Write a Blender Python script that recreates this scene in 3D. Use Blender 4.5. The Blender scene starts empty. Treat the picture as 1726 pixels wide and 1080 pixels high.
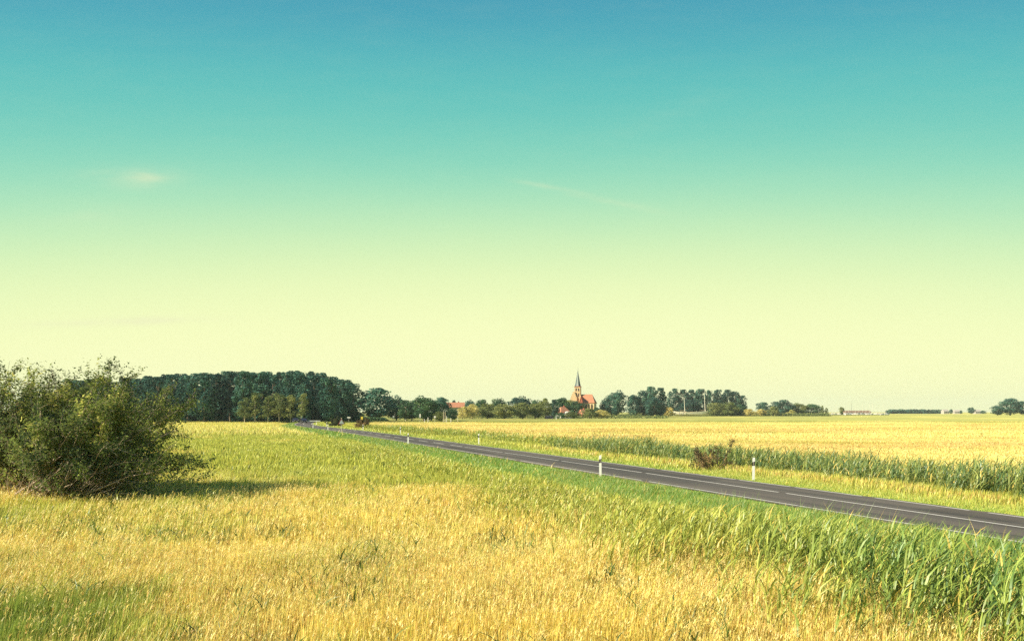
import bpy, math, random
import numpy as np
R = math.radians
random.seed(7)
rng = np.random.default_rng(11)
scene = bpy.context.scene
COL = scene.collection

# ---------------------------------------------------------------- camera
F = 1400.0            # focal length in pixels of a 1726 px wide frame
EYE = 3.26             # eye height above the road
cam_d = bpy.data.cameras.new("camera")
cam = bpy.data.objects.new("camera", cam_d)
COL.objects.link(cam)
cam.location = (0, 0, EYE)
cam.rotation_euler = (R(90), 0, 0)
cam_d.sensor_width = 36
cam_d.lens = F / 1726 * 36
cam_d.shift_y = 153 / 1726
cam_d.clip_start = 0.1
cam_d.clip_end = 20000
scene.camera = cam

# ---------------------------------------------------------------- sky and sun
SUN_EL, SUN_AZ = 31.5, -108.0     # degrees; azimuth clockwise from +Y (sun low to the left and a little behind)
sdir = (math.sin(R(SUN_AZ)) * math.cos(R(SUN_EL)), math.cos(R(SUN_AZ)) * math.cos(R(SUN_EL)), math.sin(R(SUN_EL)))
EXPO = 0.9
world = bpy.data.worlds.new("World")
scene.world = world
world.use_nodes = True
nt = world.node_tree
nt.nodes.clear()
N = nt.nodes.new
L = nt.links.new
def lin(h):
    h = h.lstrip('#')
    o = []
    for i in (0, 2, 4):
        c = int(h[i:i + 2], 16) / 255
        o.append(c / 12.92 if c <= 0.04045 else ((c + 0.055) / 1.055) ** 2.4)
    return o
tc = N('ShaderNodeTexCoord')
sep = N('ShaderNodeSeparateXYZ')
L(tc.outputs['Generated'], sep.inputs[0])
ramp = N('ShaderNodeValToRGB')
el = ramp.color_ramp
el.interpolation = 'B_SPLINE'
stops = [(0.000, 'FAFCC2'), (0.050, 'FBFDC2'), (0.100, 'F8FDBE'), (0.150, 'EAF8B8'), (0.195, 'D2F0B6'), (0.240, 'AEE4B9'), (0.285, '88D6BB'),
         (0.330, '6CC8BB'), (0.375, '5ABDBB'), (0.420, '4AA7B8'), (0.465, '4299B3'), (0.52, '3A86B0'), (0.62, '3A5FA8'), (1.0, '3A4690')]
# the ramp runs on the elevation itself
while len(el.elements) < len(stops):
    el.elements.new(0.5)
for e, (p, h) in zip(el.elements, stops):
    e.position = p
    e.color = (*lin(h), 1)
# faint high cirrus: stretched noise on the sky directions, and an old vapour trail
def math_node(op, a=None, b=None, c=None, clamp=False):
    n = N('ShaderNodeMath'); n.operation = op; n.use_clamp = clamp
    for i, v in enumerate((a, b, c)):
        if v is None: continue
        if isinstance(v, (int, float)): n.inputs[i].default_value = v
        else: L(v, n.inputs[i])
    return n.outputs[0]
u = math_node('DIVIDE', sep.outputs[0], math_node('MAXIMUM', sep.outputs[1], 0.05))     # tan azimuth
v = math_node('DIVIDE', sep.outputs[2], math_node('MAXIMUM', sep.outputs[1], 0.05))     # tan elevation
hz = math_node('ABSOLUTE', u)
elev_in = math_node('ADD', sep.outputs[2], math_node('MULTIPLY', math_node('POWER', math_node('MINIMUM', hz, 1.0), 2.0), 0.09))
mp = N('ShaderNodeCombineXYZ')
L(math_node('MULTIPLY', u, 3.0), mp.inputs[0]); L(math_node('MULTIPLY', v, 13.0), mp.inputs[1])
nz = N('ShaderNodeTexNoise'); nz.inputs['Scale'].default_value = 1.0; nz.inputs['Detail'].default_value = 6
nz.inputs['Roughness'].default_value = 0.62
L(mp.outputs[0], nz.inputs['Vector'])
wob = math_node('MULTIPLY', math_node('SUBTRACT', nz.outputs[0], 0.5), 0.010)
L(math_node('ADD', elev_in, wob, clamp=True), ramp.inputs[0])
fine = N('ShaderNodeTexNoise'); fine.inputs['Scale'].default_value = 5.0; fine.inputs['Detail'].default_value = 5
L(mp.outputs[0], fine.inputs['Vector'])
def blob(cu, cv, ru, rv, tilt, amp, power=1.6):
    du = math_node('SUBTRACT', u, cu); dv = math_node('SUBTRACT', v, cv)
    c, s_ = math.cos(tilt), math.sin(tilt)
    a = math_node('ADD', math_node('MULTIPLY', du, c), math_node('MULTIPLY', dv, s_))
    b = math_node('SUBTRACT', math_node('MULTIPLY', dv, c), math_node('MULTIPLY', du, s_))
    a = math_node('POWER', math_node('ABSOLUTE', math_node('DIVIDE', a, ru)), 2.0)
    b = math_node('POWER', math_node('ABSOLUTE', math_node('DIVIDE', b, rv)), 2.0)
    f = math_node('EXPONENT', math_node('MULTIPLY', math_node('ADD', a, b), -1.0))
    f = math_node('MULTIPLY', f, math_node('MULTIPLY', math_node('POWER', fine.outputs[0], power), amp * 2.4))
    return f
cl = [blob(-0.442, 0.284, 0.024, 0.008, 0.03, 0.26), blob(-0.45, 0.281, 0.055, 0.011, 0.0, 0.24),
      blob(-0.47, 0.108, 0.10, 0.005, 0.03, 0.55), blob(0.045, 0.270, 0.036, 0.0026, -0.17, 0.28),
      blob(0.12, 0.252, 0.06, 0.004, -0.2, 0.16), blob(-0.50, 0.235, 0.05, 0.008, 0.1, 0.12),
      blob(0.17, 0.35, 0.10, 0.012, 0.35, 0.035)]
tot = cl[0]
for c_ in cl[1:]:
    tot = math_node('ADD', tot, c_)
tot = math_node('ADD', tot, math_node('MULTIPLY', math_node('POWER', fine.outputs[0], 3.0), 0.07), clamp=True)
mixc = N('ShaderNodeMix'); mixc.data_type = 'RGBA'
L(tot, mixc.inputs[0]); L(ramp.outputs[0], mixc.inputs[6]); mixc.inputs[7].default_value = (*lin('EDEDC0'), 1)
sky = N('ShaderNodeTexSky'); sky.sky_type = 'NISHITA'; sky.sun_disc = False
sky.sun_elevation = R(SUN_EL); sky.sun_rotation = R(SUN_AZ); sky.dust_density = 2.0; sky.ozone_density = 2.0
bg1 = N('ShaderNodeBackground'); bg1.inputs['Strength'].default_value = 0.06
L(sky.outputs[0], bg1.inputs['Color'])
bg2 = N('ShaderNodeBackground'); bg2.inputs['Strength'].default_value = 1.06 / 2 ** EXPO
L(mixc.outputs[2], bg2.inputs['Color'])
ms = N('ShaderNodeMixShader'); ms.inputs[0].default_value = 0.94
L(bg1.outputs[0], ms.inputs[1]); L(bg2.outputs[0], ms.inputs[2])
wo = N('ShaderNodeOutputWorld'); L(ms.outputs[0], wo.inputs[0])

sun_d = bpy.data.lights.new("sun", 'SUN')
sun_d.energy = 5.0
sun_d.angle = R(0.5)
sun_d.color = (1.0, 0.90, 0.70)
sun = bpy.data.objects.new("sun", sun_d)
COL.objects.link(sun)
import mathutils
sun.rotation_euler = mathutils.Vector(sdir).to_track_quat('Z', 'Y').to_euler()

scene.view_settings.view_transform = 'Standard'
scene.view_settings.look = 'None'
scene.view_settings.exposure = EXPO
scene.view_settings.gamma = 1.0
scene.render.engine = 'CYCLES'
scene.cycles.max_bounces = 6
scene.cycles.transparent_max_bounces = 4
scene.cycles.use_denoising = False

# ---------------------------------------------------------------- helpers
def tag(o, label=None, cat=None, group=None, kind=None):
    if label: o['label'] = label
    if cat: o['category'] = cat
    if group: o['group'] = group
    if kind: o['kind'] = kind
    return o

def link(name, me, parent=None, loc=None, rot=None, scale=None):
    o = bpy.data.objects.new(name, me)
    COL.objects.link(o)
    if parent: o.parent = parent
    if loc is not None: o.location = loc
    if rot is not None: o.rotation_euler = rot
    if scale is not None: o.scale = scale
    return o

def thing(name, label, cat, loc, rz=0, group=None, scale=None):
    o = bpy.data.objects.new(name, None)
    COL.objects.link(o)
    o.empty_display_size = 0.3
    o.location = loc
    o.rotation_euler = (0, 0, rz)
    if scale is not None: o.scale = scale
    return tag(o, label, cat, group)

def np_mesh(name, verts, faces_list, mat=None, attrs=None, smooth=False, mats=None, mat_idx=None):
    """verts (n,3); faces_list: list of (m,k) index arrays of constant k"""
    me = bpy.data.meshes.new(name)
    verts = np.ascontiguousarray(verts, dtype=np.float32)
    me.vertices.add(len(verts))
    me.vertices.foreach_set('co', verts.ravel())
    loops = np.concatenate([f.ravel() for f in faces_list]).astype(np.int32)
    tot = np.concatenate([np.full(len(f), f.shape[1], dtype=np.int32) for f in faces_list])
    start = np.concatenate([[0], np.cumsum(tot)[:-1]]).astype(np.int32)
    me.loops.add(len(loops))
    me.loops.foreach_set('vertex_index', loops)
    me.polygons.add(len(tot))
    me.polygons.foreach_set('loop_start', start)
    try: me.polygons.foreach_set('loop_total', tot)
    except Exception: pass
    if smooth: me.polygons.foreach_set('use_smooth', np.ones(len(tot), dtype=bool))
    if attrs:
        for k, a in attrs.items():
            a = np.asarray(a, dtype=np.float32)
            if a.ndim == 1:
                at = me.attributes.new(k, 'FLOAT', 'POINT'); at.data.foreach_set('value', a)
            else:
                if a.shape[1] == 3: a = np.concatenate([a, np.ones((len(a), 1), np.float32)], 1)
                at = me.attributes.new(k, 'FLOAT_COLOR', 'POINT'); at.data.foreach_set('color', a.ravel())
    me.update(calc_edges=True)
    if mat: me.materials.append(mat)
    if mats:
        for m in mats: me.materials.append(m)
        if mat_idx is not None: me.polygons.foreach_set('material_index', np.asarray(mat_idx, dtype=np.int32))
    return me

class MB:
    """collects simple solids into one mesh"""
    def __init__(self): self.v = []; self.f = []
    def add(self, vs, fs):
        b = len(self.v); self.v += [tuple(p) for p in vs]; self.f += [tuple(i + b for i in f) for f in fs]
    def box(self, x0, x1, y0, y1, z0, z1):
        self.add([(x0,y0,z0),(x1,y0,z0),(x1,y1,z0),(x0,y1,z0),(x0,y0,z1),(x1,y0,z1),(x1,y1,z1),(x0,y1,z1)],
                 [(0,3,2,1),(4,5,6,7),(0,1,5,4),(1,2,6,5),(2,3,7,6),(3,0,4,7)])
    def prism(self, prof, y0, y1):
        """profile of (x,z) points extruded along y"""
        n = len(prof)
        self.add([(x, y0, z) for x, z in prof] + [(x, y1, z) for x, z in prof],
                 [tuple(range(n)), tuple(range(2*n-1, n-1, -1))] + [(i, i+n, (i+1)%n+n, (i+1)%n) for i in range(n)])
    def prism_x(self, prof, x0, x1):
        n = len(prof)
        self.add([(x0, y, z) for y, z in prof] + [(x1, y, z) for y, z in prof],
                 [tuple(range(n-1, -1, -1)), tuple(range(n, 2*n))] + [(i, (i+1)%n, (i+1)%n+n, i+n) for i in range(n)])
    def tube(self, p0, p1, r0, r1, n=8):
        a = mathutils.Vector(p1) - mathutils.Vector(p0); a.normalize()
        q = a.to_track_quat('Z', 'Y'); vs = []
        for p, r in ((p0, r0), (p1, r1)):
            for k in range(n):
                t = 2*math.pi*k/n
                vs.append(mathutils.Vector(p) + q @ mathutils.Vector((r*math.cos(t), r*math.sin(t), 0)))
        self.add(vs, [(k, (k+1)%n, (k+1)%n+n, k+n) for k in range(n)] + [tuple(range(n-1,-1,-1)), tuple(range(n, 2*n))])
    def loft(self, rings, cap=True):
        n = len(rings[0]); b = []
        vs = [p for r in rings for p in r]; fs = []
        for i in range(len(rings)-1):
            for k in range(n): fs.append((i*n+k, i*n+(k+1)%n, (i+1)*n+(k+1)%n, (i+1)*n+k))
        if cap: fs += [tuple(range(n-1,-1,-1)), tuple((len(rings)-1)*n+k for k in range(n))]
        self.add(vs, fs)
    def build(self, name, mat, parent=None, bevel=0, smooth=False):
        me = bpy.data.meshes.new(name)
        me.from_pydata(self.v, [], self.f); me.materials.append(mat); me.update()
        o = link(name, me, parent)
        if smooth:
            for p in me.polygons: p.use_smooth = True
        if bevel:
            m = o.modifiers.new('bevel', 'BEVEL'); m.width = bevel; m.segments = 2
        return o

# value noise in numpy
_tab = rng.random((256, 256)).astype(np.float32)
def vnoise(x, y):
    xi = np.floor(x).astype(int); yi = np.floor(y).astype(int)
    fx = x - xi; fy = y - yi
    fx = fx*fx*(3-2*fx); fy = fy*fy*(3-2*fy)
    a = _tab[xi & 255, yi & 255]; b = _tab[(xi+1) & 255, yi & 255]
    c = _tab[xi & 255, (yi+1) & 255]; d = _tab[(xi+1) & 255, (yi+1) & 255]
    return (a*(1-fx)+b*fx)*(1-fy) + (c*(1-fx)+d*fx)*fy
def fbm(x, y, o=4):
    s = 0; a = 0.5; t = 0
    for i in range(o):
        s = s + a*vnoise(x*2**i + 17.3*i, y*2**i + 5.1*i); t += a; a *= 0.55
    return s / t
def sstep(a, b, x):
    t = np.clip((x-a)/(b-a), 0, 1); return t*t*(3-2*t)

# ---------------------------------------------------------------- materials
def mat_new(name):
    m = bpy.data.materials.new(name); m.use_nodes = True
    t = m.node_tree; t.nodes.clear()
    out = t.nodes.new('ShaderNodeOutputMaterial')
    return m, t, out
def simple_mat(name, col, rough=0.7, noise=0.15, scale=4.0, metallic=0.0, spec=0.3):
    m, t, out = mat_new(name)
    b = t.nodes.new('ShaderNodeBsdfPrincipled')
    nz = t.nodes.new('ShaderNodeTexNoise'); nz.inputs['Scale'].default_value = scale; nz.inputs['Detail'].default_value = 5
    tcn = t.nodes.new('ShaderNodeTexCoord'); t.links.new(tcn.outputs['Object'], nz.inputs['Vector'])
    mx = t.nodes.new('ShaderNodeMix'); mx.data_type = 'RGBA'
    mx.inputs[6].default_value = (*[c*(1-noise) for c in col], 1); mx.inputs[7].default_value = (*[min(1, c*(1+noise)) for c in col], 1)
    t.links.new(nz.outputs[0], mx.inputs[0]); t.links.new(mx.outputs[2], b.inputs['Base Color'])
    b.inputs['Roughness'].default_value = rough; b.inputs['Metallic'].default_value = metallic
    b.inputs['Specular IOR Level'].default_value = spec
    t.links.new(b.outputs[0], out.inputs[0])
    return m
def leaf_mat(name, c1, c2, c3=None, transl=0.35, objvar=0.25, tintattr='tint'):
    """c1..c2 chosen by the per leaf tint attribute, c3 a rarer third colour"""
    m, t, out = mat_new(name)
    at = t.nodes.new('ShaderNodeAttribute'); at.attribute_name = tintattr
    r = t.nodes.new('ShaderNodeValToRGB'); e = r.color_ramp.elements
    e[0].position = 0.0; e[0].color = (*c1, 1); e[1].position = 0.8; e[1].color = (*c2, 1)
    if c3: n = e.new(1.0); n.color = (*c3, 1)
    t.links.new(at.outputs['Fac'], r.inputs[0])
    oi = t.nodes.new('ShaderNodeObjectInfo')
    hs = t.nodes.new('ShaderNodeHueSaturation')
    mr = t.nodes.new('ShaderNodeMapRange'); mr.inputs[3].default_value = 1-objvar; mr.inputs[4].default_value = 1+objvar
    t.links.new(oi.outputs['Random'], mr.inputs[0]); t.links.new(mr.outputs[0], hs.inputs['Value'])
    mr2 = t.nodes.new('ShaderNodeMapRange'); mr2.inputs[3].default_value = 0.515; mr2.inputs[4].default_value = 0.485
    t.links.new(oi.outputs['Random'], mr2.inputs[0]); t.links.new(mr2.outputs[0], hs.inputs['Hue'])
    t.links.new(r.outputs[0], hs.inputs['Color'])
    d = t.nodes.new('ShaderNodeBsdfDiffuse'); tr = t.nodes.new('ShaderNodeBsdfTranslucent')
    t.links.new(hs.outputs[0], d.inputs[0]); t.links.new(hs.outputs[0], tr.inputs[0])
    mx = t.nodes.new('ShaderNodeMixShader'); mx.inputs[0].default_value = transl
    t.links.new(d.outputs[0], mx.inputs[1]); t.links.new(tr.outputs[0], mx.inputs[2])
    t.links.new(mx.outputs[0], out.inputs[0])
    return m
def blade_mat(name, transl=0.4, gloss=0.04):
    m, t, out = mat_new(name)
    at = t.nodes.new('ShaderNodeAttribute'); at.attribute_name = 'col'
    d = t.nodes.new('ShaderNodeBsdfDiffuse'); tr = t.nodes.new('ShaderNodeBsdfTranslucent')
    gl = t.nodes.new('ShaderNodeBsdfGlossy'); gl.inputs['Roughness'].default_value = 0.45
    t.links.new(at.outputs['Color'], d.inputs[0]); t.links.new(at.outputs['Color'], tr.inputs[0])
    mx = t.nodes.new('ShaderNodeMixShader'); mx.inputs[0].default_value = transl
    t.links.new(d.outputs[0], mx.inputs[1]); t.links.new(tr.outputs[0], mx.inputs[2])
    mg = t.nodes.new('ShaderNodeMixShader'); mg.inputs[0].default_value = gloss
    t.links.new(mx.outputs[0], mg.inputs[1]); t.links.new(gl.outputs[0], mg.inputs[2])
    t.links.new(mg.outputs[0], out.inputs[0])
    return m

# ---------------------------------------------------------------- lie of the land
DX, DY = -0.3348, 0.9423          # direction of the road
def ns(x, y):
    """n: distance across the road direction, s: distance along it"""
    bend = 0.0009 * np.clip(y - 185, 0, 140)**2
    xx = x - bend
    return xx*DY - y*DX, xx*DX + y*DY
def zt(x, y):
    x = np.asarray(x, float); y = np.asarray(y, float)
    n, s = ns(x, y)
    z = -0.5 * sstep(110, 260, y)
    z = z - 0.28 * sstep(17.6, 15.2, n) - 0.25 * sstep(25.0, 28.5, n)
    z = z - 0.30 * np.exp(-((n-13.8)/1.5)**2)
    bump = (fbm(x/7.0, y/7.0, 3) - 0.5) * 0.28
    far = sstep(26, 34, n) + sstep(16, 12, n)
    return z + bump * np.clip(far, 0, 1)
def P(px, Y, dz=0.0):
    X = (px - 863) / F * Y
    return (X, Y, float(zt(X, Y)) + dz)
RN0, RN1 = 18.45, 23.5             # asphalt edges

STRAW = np.array([0.80, 0.60, 0.135]); PALE = np.array([0.92, 0.80, 0.33]); RUST = np.array([0.50, 0.24, 0.06])
OLIVE = np.array([0.60, 0.55, 0.10]); GREEN = np.array([0.34, 0.40, 0.065]); DEEP = np.array([0.045, 0.13, 0.045])
VERGE = np.array([0.23, 0.36, 0.070]); LIME = np.array([0.50, 0.52, 0.09])

def masks(x, y):
    """how green, how rusty and how pale the vegetation is at a place"""
    n, s = ns(x, y)
    n1 = fbm(x/6.0+3, y/9.0+1, 4); n2 = fbm(x/2.2+40, y/3.3+9, 4); n3 = fbm(x/18.0+7, y/30.0+3, 3)
    left = sstep(20, 17, n)
    # near side: straw in front, greener in the middle distance
    g = 0.10 + 0.85 * sstep(27, 48, y) * sstep(170, 80, y) * sstep(0.30, 0.55, n3)
    g = g + 0.30 * sstep(34, 60, y) * sstep(160, 90, y)
    corner = np.exp(-(((x + 8.2)/2.4)**2 + ((y - 12.0)/2.6)**2))
    g = g + 1.4 * corner * sstep(0.30, 0.55, n2 + 0.2*n1)
    g = g + 0.8 * np.exp(-(((x + 16.5)/2.2)**2 + ((y - 26)/2.5)**2))
    g = g + 0.75 * sstep(8.2, 13.2, n + 3.0*(n2-0.5)) * sstep(160, 60, s)
    g = g + 0.35 * sstep(0.58, 0.74, n1) + 0.45*sstep(0.52, 0.64, fbm(x/3.1+21, y/4.7+2, 4))*sstep(60, 40, y)
    # far side
    gf = 0.95 * sstep(26.0, 27.5, n) * sstep(33.5, 30.5, n + 2*(n2-0.5)) * (0.35 + 0.65*sstep(95, 45, s))
    gf = gf + 0.75 * sstep(23, 24, n) * sstep(27.0, 25.4, n)
    gf = gf + 0.75 * sstep(62, 90, s) * sstep(44, 33, n)
    gf = gf + 0.45*sstep(33, 36, n)*sstep(0.48, 0.64, fbm(x/30+5, y/9+7, 4))
    gf = gf + 0.85 * sstep(285, 315, y + 60*(n3-0.5)) * sstep(0.20, 0.5, fbm(x/30, y/60+3, 3))
    gf = gf + 0.10
    g = g*left + gf*(1-left)
    r = 0.25 * sstep(0.5, 0.75, n2) * left + 0.5*sstep(26, 12, y)*sstep(0.45, 0.7, n1)*left
    band = 0.7*np.exp(-((y - 108 + 30*(n3-0.5))/9)**2) + np.exp(-((y - 150 - 0.25*x + 40*(n3-0.5))/20)**2) + 0.8*np.exp(-((y - 78 + 20*(n3-0.5))/13)**2)*sstep(12, 35, x) + 0.9*np.exp(-((y-235+50*(n3-0.5))/14)**2)
    r = r + (1-left) * (band * sstep(0.25, 0.55, fbm(x/40+3, y/9, 3)) * 1.3 + 0.5*sstep(0.5, 0.7, fbm(x/50+8, y/12+2, 3)))
    r = r + (1-left) * 0.9*sstep(25.4, 26.2, n)*sstep(28.6, 27.8, n)*sstep(75, 50, s)
    p = sstep(0.35, 0.7, n1)
    p = p*left*(1-sstep(70, 130, y)) + left*sstep(70, 130, y) + (1-left)*(0.85 + 0.15*p)
    g = g + left*0.35*sstep(110, 160, y)
    return np.clip(g, 0, 1), np.clip(r, 0, 1), np.clip(p, 0, 1)

def veg_colour(x, y, jitter=True):
    g, r, p = masks(x, y)
    k = len(x)
    if jitter:
        j = rng.random(k); isg = (rng.random(k) < g); isr = rng.random(k) < (0.06 + r*0.6)
        pj = np.clip(p*j + 0.35*sstep(30, 34, ns(x, y)[0]), 0, 1)[:, None]; straw = STRAW[None]*(1-pj) + PALE[None]*pj
        j2 = rng.random(k)[:, None]
        green = OLIVE[None]*(1-j2) + GREEN[None]*j2
        green = green*(1-0.35*(rng.random(k)[:, None] < 0.4)) + LIME[None]*0.35*(rng.random(k)[:, None] < 0.4)
        c = np.where(isg[:, None], green, straw)
        c = np.where((isr & ~isg)[:, None], RUST[None]*0.7 + c*0.4, c)
        ck = np.exp(-(((x + 8.2)/2.6)**2 + ((y - 12.0)/2.8)**2))[:, None]*isg[:, None]
        c = c*(1-0.75*ck) + np.array([0.14, 0.25, 0.045])[None]*0.75*ck
        c = c * (0.75 + 0.45*rng.random(k))[:, None]
    else:
        straw = STRAW[None]*(1-0.5*p[:, None]) + PALE[None]*0.5*p[:, None]
        green = OLIVE[None]*0.6 + GREEN[None]*0.4
        c = straw*(1-g[:, None]) + green*g[:, None]
        rm = (0.55*r)[:, None]; c = c*(1-rm) + np.array([0.66, 0.42, 0.13])[None]*rm
        gg = (g*sstep(260, 330, y))[:, None]; c = c*(1-gg) + np.array([0.34, 0.35, 0.11])[None]*gg
        ff = (1 - 0.12*sstep(30, 34, ns(x, y)[0]))[:, None]; c = c*ff
    return c

# ground sheet
def spaced(lo, hi, fine_lo, fine_hi, step, grow=1.09):
    a = list(np.arange(fine_lo, fine_hi, step)); d = step; v_ = a[-1]
    while v_ < hi: d *= grow; v_ += d; a.append(v_)
    d = step; v_ = a[0]; b = []
    while v_ > lo: d *= grow; v_ -= d; b.append(v_)
    return np.array(b[::-1] + a)
gx = spaced(-3400, 3400, -60, 60, 0.55); gy = spaced(-600, 3900, 5, 130, 0.6, 1.035)
GX, GY = np.meshgrid(gx, gy)
gxf, gyf = GX.ravel(), GY.ravel()
gz = zt(gxf, gyf) - 0.01
nn, ss = ns(gxf, gyf)
gcol = veg_colour(gxf, gyf, False)
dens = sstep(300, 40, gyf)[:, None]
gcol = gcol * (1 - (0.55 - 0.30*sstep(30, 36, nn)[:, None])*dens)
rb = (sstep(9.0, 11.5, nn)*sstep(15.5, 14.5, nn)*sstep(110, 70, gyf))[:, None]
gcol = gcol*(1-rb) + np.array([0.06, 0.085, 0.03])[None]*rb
vg = (sstep(14.8, 16.0, nn)*sstep(26.5, 25.0, nn) * sstep(330, 200, gyf))[:, None]
gcol = gcol*(1-vg) + VERGE[None]*vg*0.75
nr, nc = GX.shape
idx = np.arange(nr*nc).reshape(nr, nc)
gf = np.stack([idx[:-1, :-1].ravel(), idx[:-1, 1:].ravel(), idx[1:, 1:].ravel(), idx[1:, :-1].ravel()], 1)
def ground_mat():
    m, t, out = mat_new('ground')
    at = t.nodes.new('ShaderNodeAttribute'); at.attribute_name = 'col'
    tcn = t.nodes.new('ShaderNodeTexCoord')
    mpn = t.nodes.new('ShaderNodeMapping'); mpn.inputs['Scale'].default_value = (0.25, 0.06, 1)
    n1 = t.nodes.new('ShaderNodeTexNoise'); n1.inputs['Scale'].default_value = 1; n1.inputs['Detail'].default_value = 8
    n1.inputs['Roughness'].default_value = 0.7
    t.links.new(tcn.outputs['Object'], mpn.inputs[0]); t.links.new(mpn.outputs[0], n1.inputs['Vector'])
    n2 = t.nodes.new('ShaderNodeTexNoise'); n2.inputs['Scale'].default_value = 9; n2.inputs['Detail'].default_value = 4
    t.links.new(tcn.outputs['Object'], n2.inputs['Vector'])
    mr = t.nodes.new('ShaderNodeMapRange'); mr.inputs[1].default_value = 0.25; mr.inputs[2].default_value = 0.75
    mr.inputs[3].default_value = 0.72; mr.inputs[4].default_value = 1.2
    t.links.new(n1.outputs[0], mr.inputs[0])
    mr2 = t.nodes.new('ShaderNodeMapRange'); mr2.inputs[3].default_value = 0.6; mr2.inputs[4].default_value = 1.3
    t.links.new(n2.outputs[0], mr2.inputs[0])
    mm = t.nodes.new('ShaderNodeMath'); mm.operation = 'MULTIPLY'
    t.links.new(mr.outputs[0], mm.inputs[0]); t.links.new(mr2.outputs[0], mm.inputs[1])
    vm = t.nodes.new('ShaderNodeVectorMath'); vm.operation = 'SCALE'
    t.links.new(at.outputs['Color'], vm.inputs[0]); t.links.new(mm.outputs[0], vm.inputs['Scale'])
    b = t.nodes.new('ShaderNodeBsdfDiffuse'); b.inputs['Roughness'].default_value = 1.0
    t.links.new(vm.outputs[0], b.inputs[0]); t.links.new(b.outputs[0], out.inputs[0])
    return m
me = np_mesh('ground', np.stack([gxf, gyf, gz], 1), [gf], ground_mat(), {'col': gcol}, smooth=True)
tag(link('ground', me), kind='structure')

# ---------------------------------------------------------------- road
def road_pt(n, s, z):
    x = n*DY + s*DX; y = -n*DX + s*DY
    x = x + 0.0009*np.clip(y - 185, 0, 140)**2
    return x, y, z + (-0.5*sstep(110, 260, y))
def strip(n0, n1, s0, s1, z, ds=2.0, cols=2, camber=0.0, wob=0.0):
    k = max(2, int((s1-s0)/ds)+1); S = np.linspace(s0, s1, k); V = []
    for c in range(cols):
        n = n0 + (n1-n0)*c/(cols-1)
        w = wob*(fbm(S/1.3 + c*50, S*0+3.3, 3)-0.5) if c in (0, cols-1) else 0
        m = (n-(RN0+RN1)/2)/((RN1-RN0)/2)
        x, y, zz = road_pt(n+w, S, z + camber*(1-m*m) + S*0)
        V.append(np.stack([x, y, zz], 1))
    V = np.stack(V, 1).reshape(-1, 3)
    i = np.arange(k*cols).reshape(k, cols)
    f = np.stack([i[:-1, :-1].ravel(), i[:-1, 1:].ravel(), i[1:, 1:].ravel(), i[1:, :-1].ravel()], 1)
    return V, f
def asphalt_mat():
    m, t, out = mat_new('asphalt')
    tcn = t.nodes.new('ShaderNodeTexCoord')
    rot = t.nodes.new('ShaderNodeMapping'); rot.inputs['Rotation'].default_value = (0, 0, math.atan2(-DX, DY)*-1)
    t.links.new(tcn.outputs['Object'], rot.inputs[0])
    st = t.nodes.new('ShaderNodeMapping'); st.inputs['Scale'].default_value = (1.6, 0.03, 1)
    t.links.new(rot.outputs[0], st.inputs[0])
    n1 = t.nodes.new('ShaderNodeTexNoise'); n1.inputs['Scale'].default_value = 1.0; n1.inputs['Detail'].default_value = 4
    t.links.new(st.outputs[0], n1.inputs['Vector'])
    n2 = t.nodes.new('ShaderNodeTexNoise'); n2.inputs['Scale'].default_value = 25; n2.inputs['Detail'].default_value = 6
    t.links.new(tcn.outputs['Object'], n2.inputs['Vector'])
    n3 = t.nodes.new('ShaderNodeTexNoise'); n3.inputs['Scale'].default_value = 0.35; n3.inputs['Detail'].default_value = 3
    t.links.new(tcn.outputs['Object'], n3.inputs['Vector'])
    r = t.nodes.new('ShaderNodeValToRGB'); e = r.color_ramp.elements
    e[0].position = 0.42; e[0].color = (0.078, 0.072, 0.062, 1); e[1].position = 0.58; e[1].color = (0.125, 0.108, 0.088, 1)
    t.links.new(n1.outputs[0], r.inputs[0])
    mr = t.nodes.new('ShaderNodeMapRange'); mr.inputs[3].default_value = 0.8; mr.inputs[4].default_value = 1.2
    t.links.new(n2.outputs[0], mr.inputs[0])
    mr3 = t.nodes.new('ShaderNodeMapRange'); mr3.inputs[3].default_value = 0.85; mr3.inputs[4].default_value = 1.15
    t.links.new(n3.outputs[0], mr3.inputs[0])
    mm = t.nodes.new('ShaderNodeMath'); mm.operation = 'MULTIPLY'
    t.links.new(mr.outputs[0], mm.inputs[0]); t.links.new(mr3.outputs[0], mm.inputs[1])
    vm = t.nodes.new('ShaderNodeVectorMath'); vm.operation = 'SCALE'
    t.links.new(r.outputs[0], vm.inputs[0]); t.links.new(mm.outputs[0], vm.inputs['Scale'])
    b = t.nodes.new('ShaderNodeBsdfPrincipled'); b.inputs['Roughness'].default_value = 0.85
    b.inputs['Specular IOR Level'].default_value = 0.2
    wa = t.nodes.new('ShaderNodeAttribute'); wa.attribute_name = 'col'
    wm = t.nodes.new('ShaderNodeVectorMath'); wm.operation = 'MULTIPLY'
    t.links.new(vm.outputs[0], wm.inputs[0]); t.links.new(wa.outputs['Color'], wm.inputs[1])
    t.links.new(wm.outputs[0], b.inputs['Base Color']); t.links.new(b.outputs[0], out.inputs[0])
    return m
V, f = strip(RN0, RN1, -60, 345, 0.015, 0.5, 25, 0.04, 0.36)
rk = len(V)//25
rn = np.tile(np.linspace(RN0, RN1, 25), rk); rs = np.repeat(np.linspace(-60, 345, rk), 25)
wear = 1.0 + 0.16*sum(np.exp(-((rn-c_)/0.22)**2) for c_ in (19.25, 20.45, 21.55, 22.7)) - 0.10*np.exp(-((rn-21.0)/0.3)**2)
wear = wear*(0.86 + 0.30*fbm(rs/9.0, rn/1.5, 4))
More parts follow.
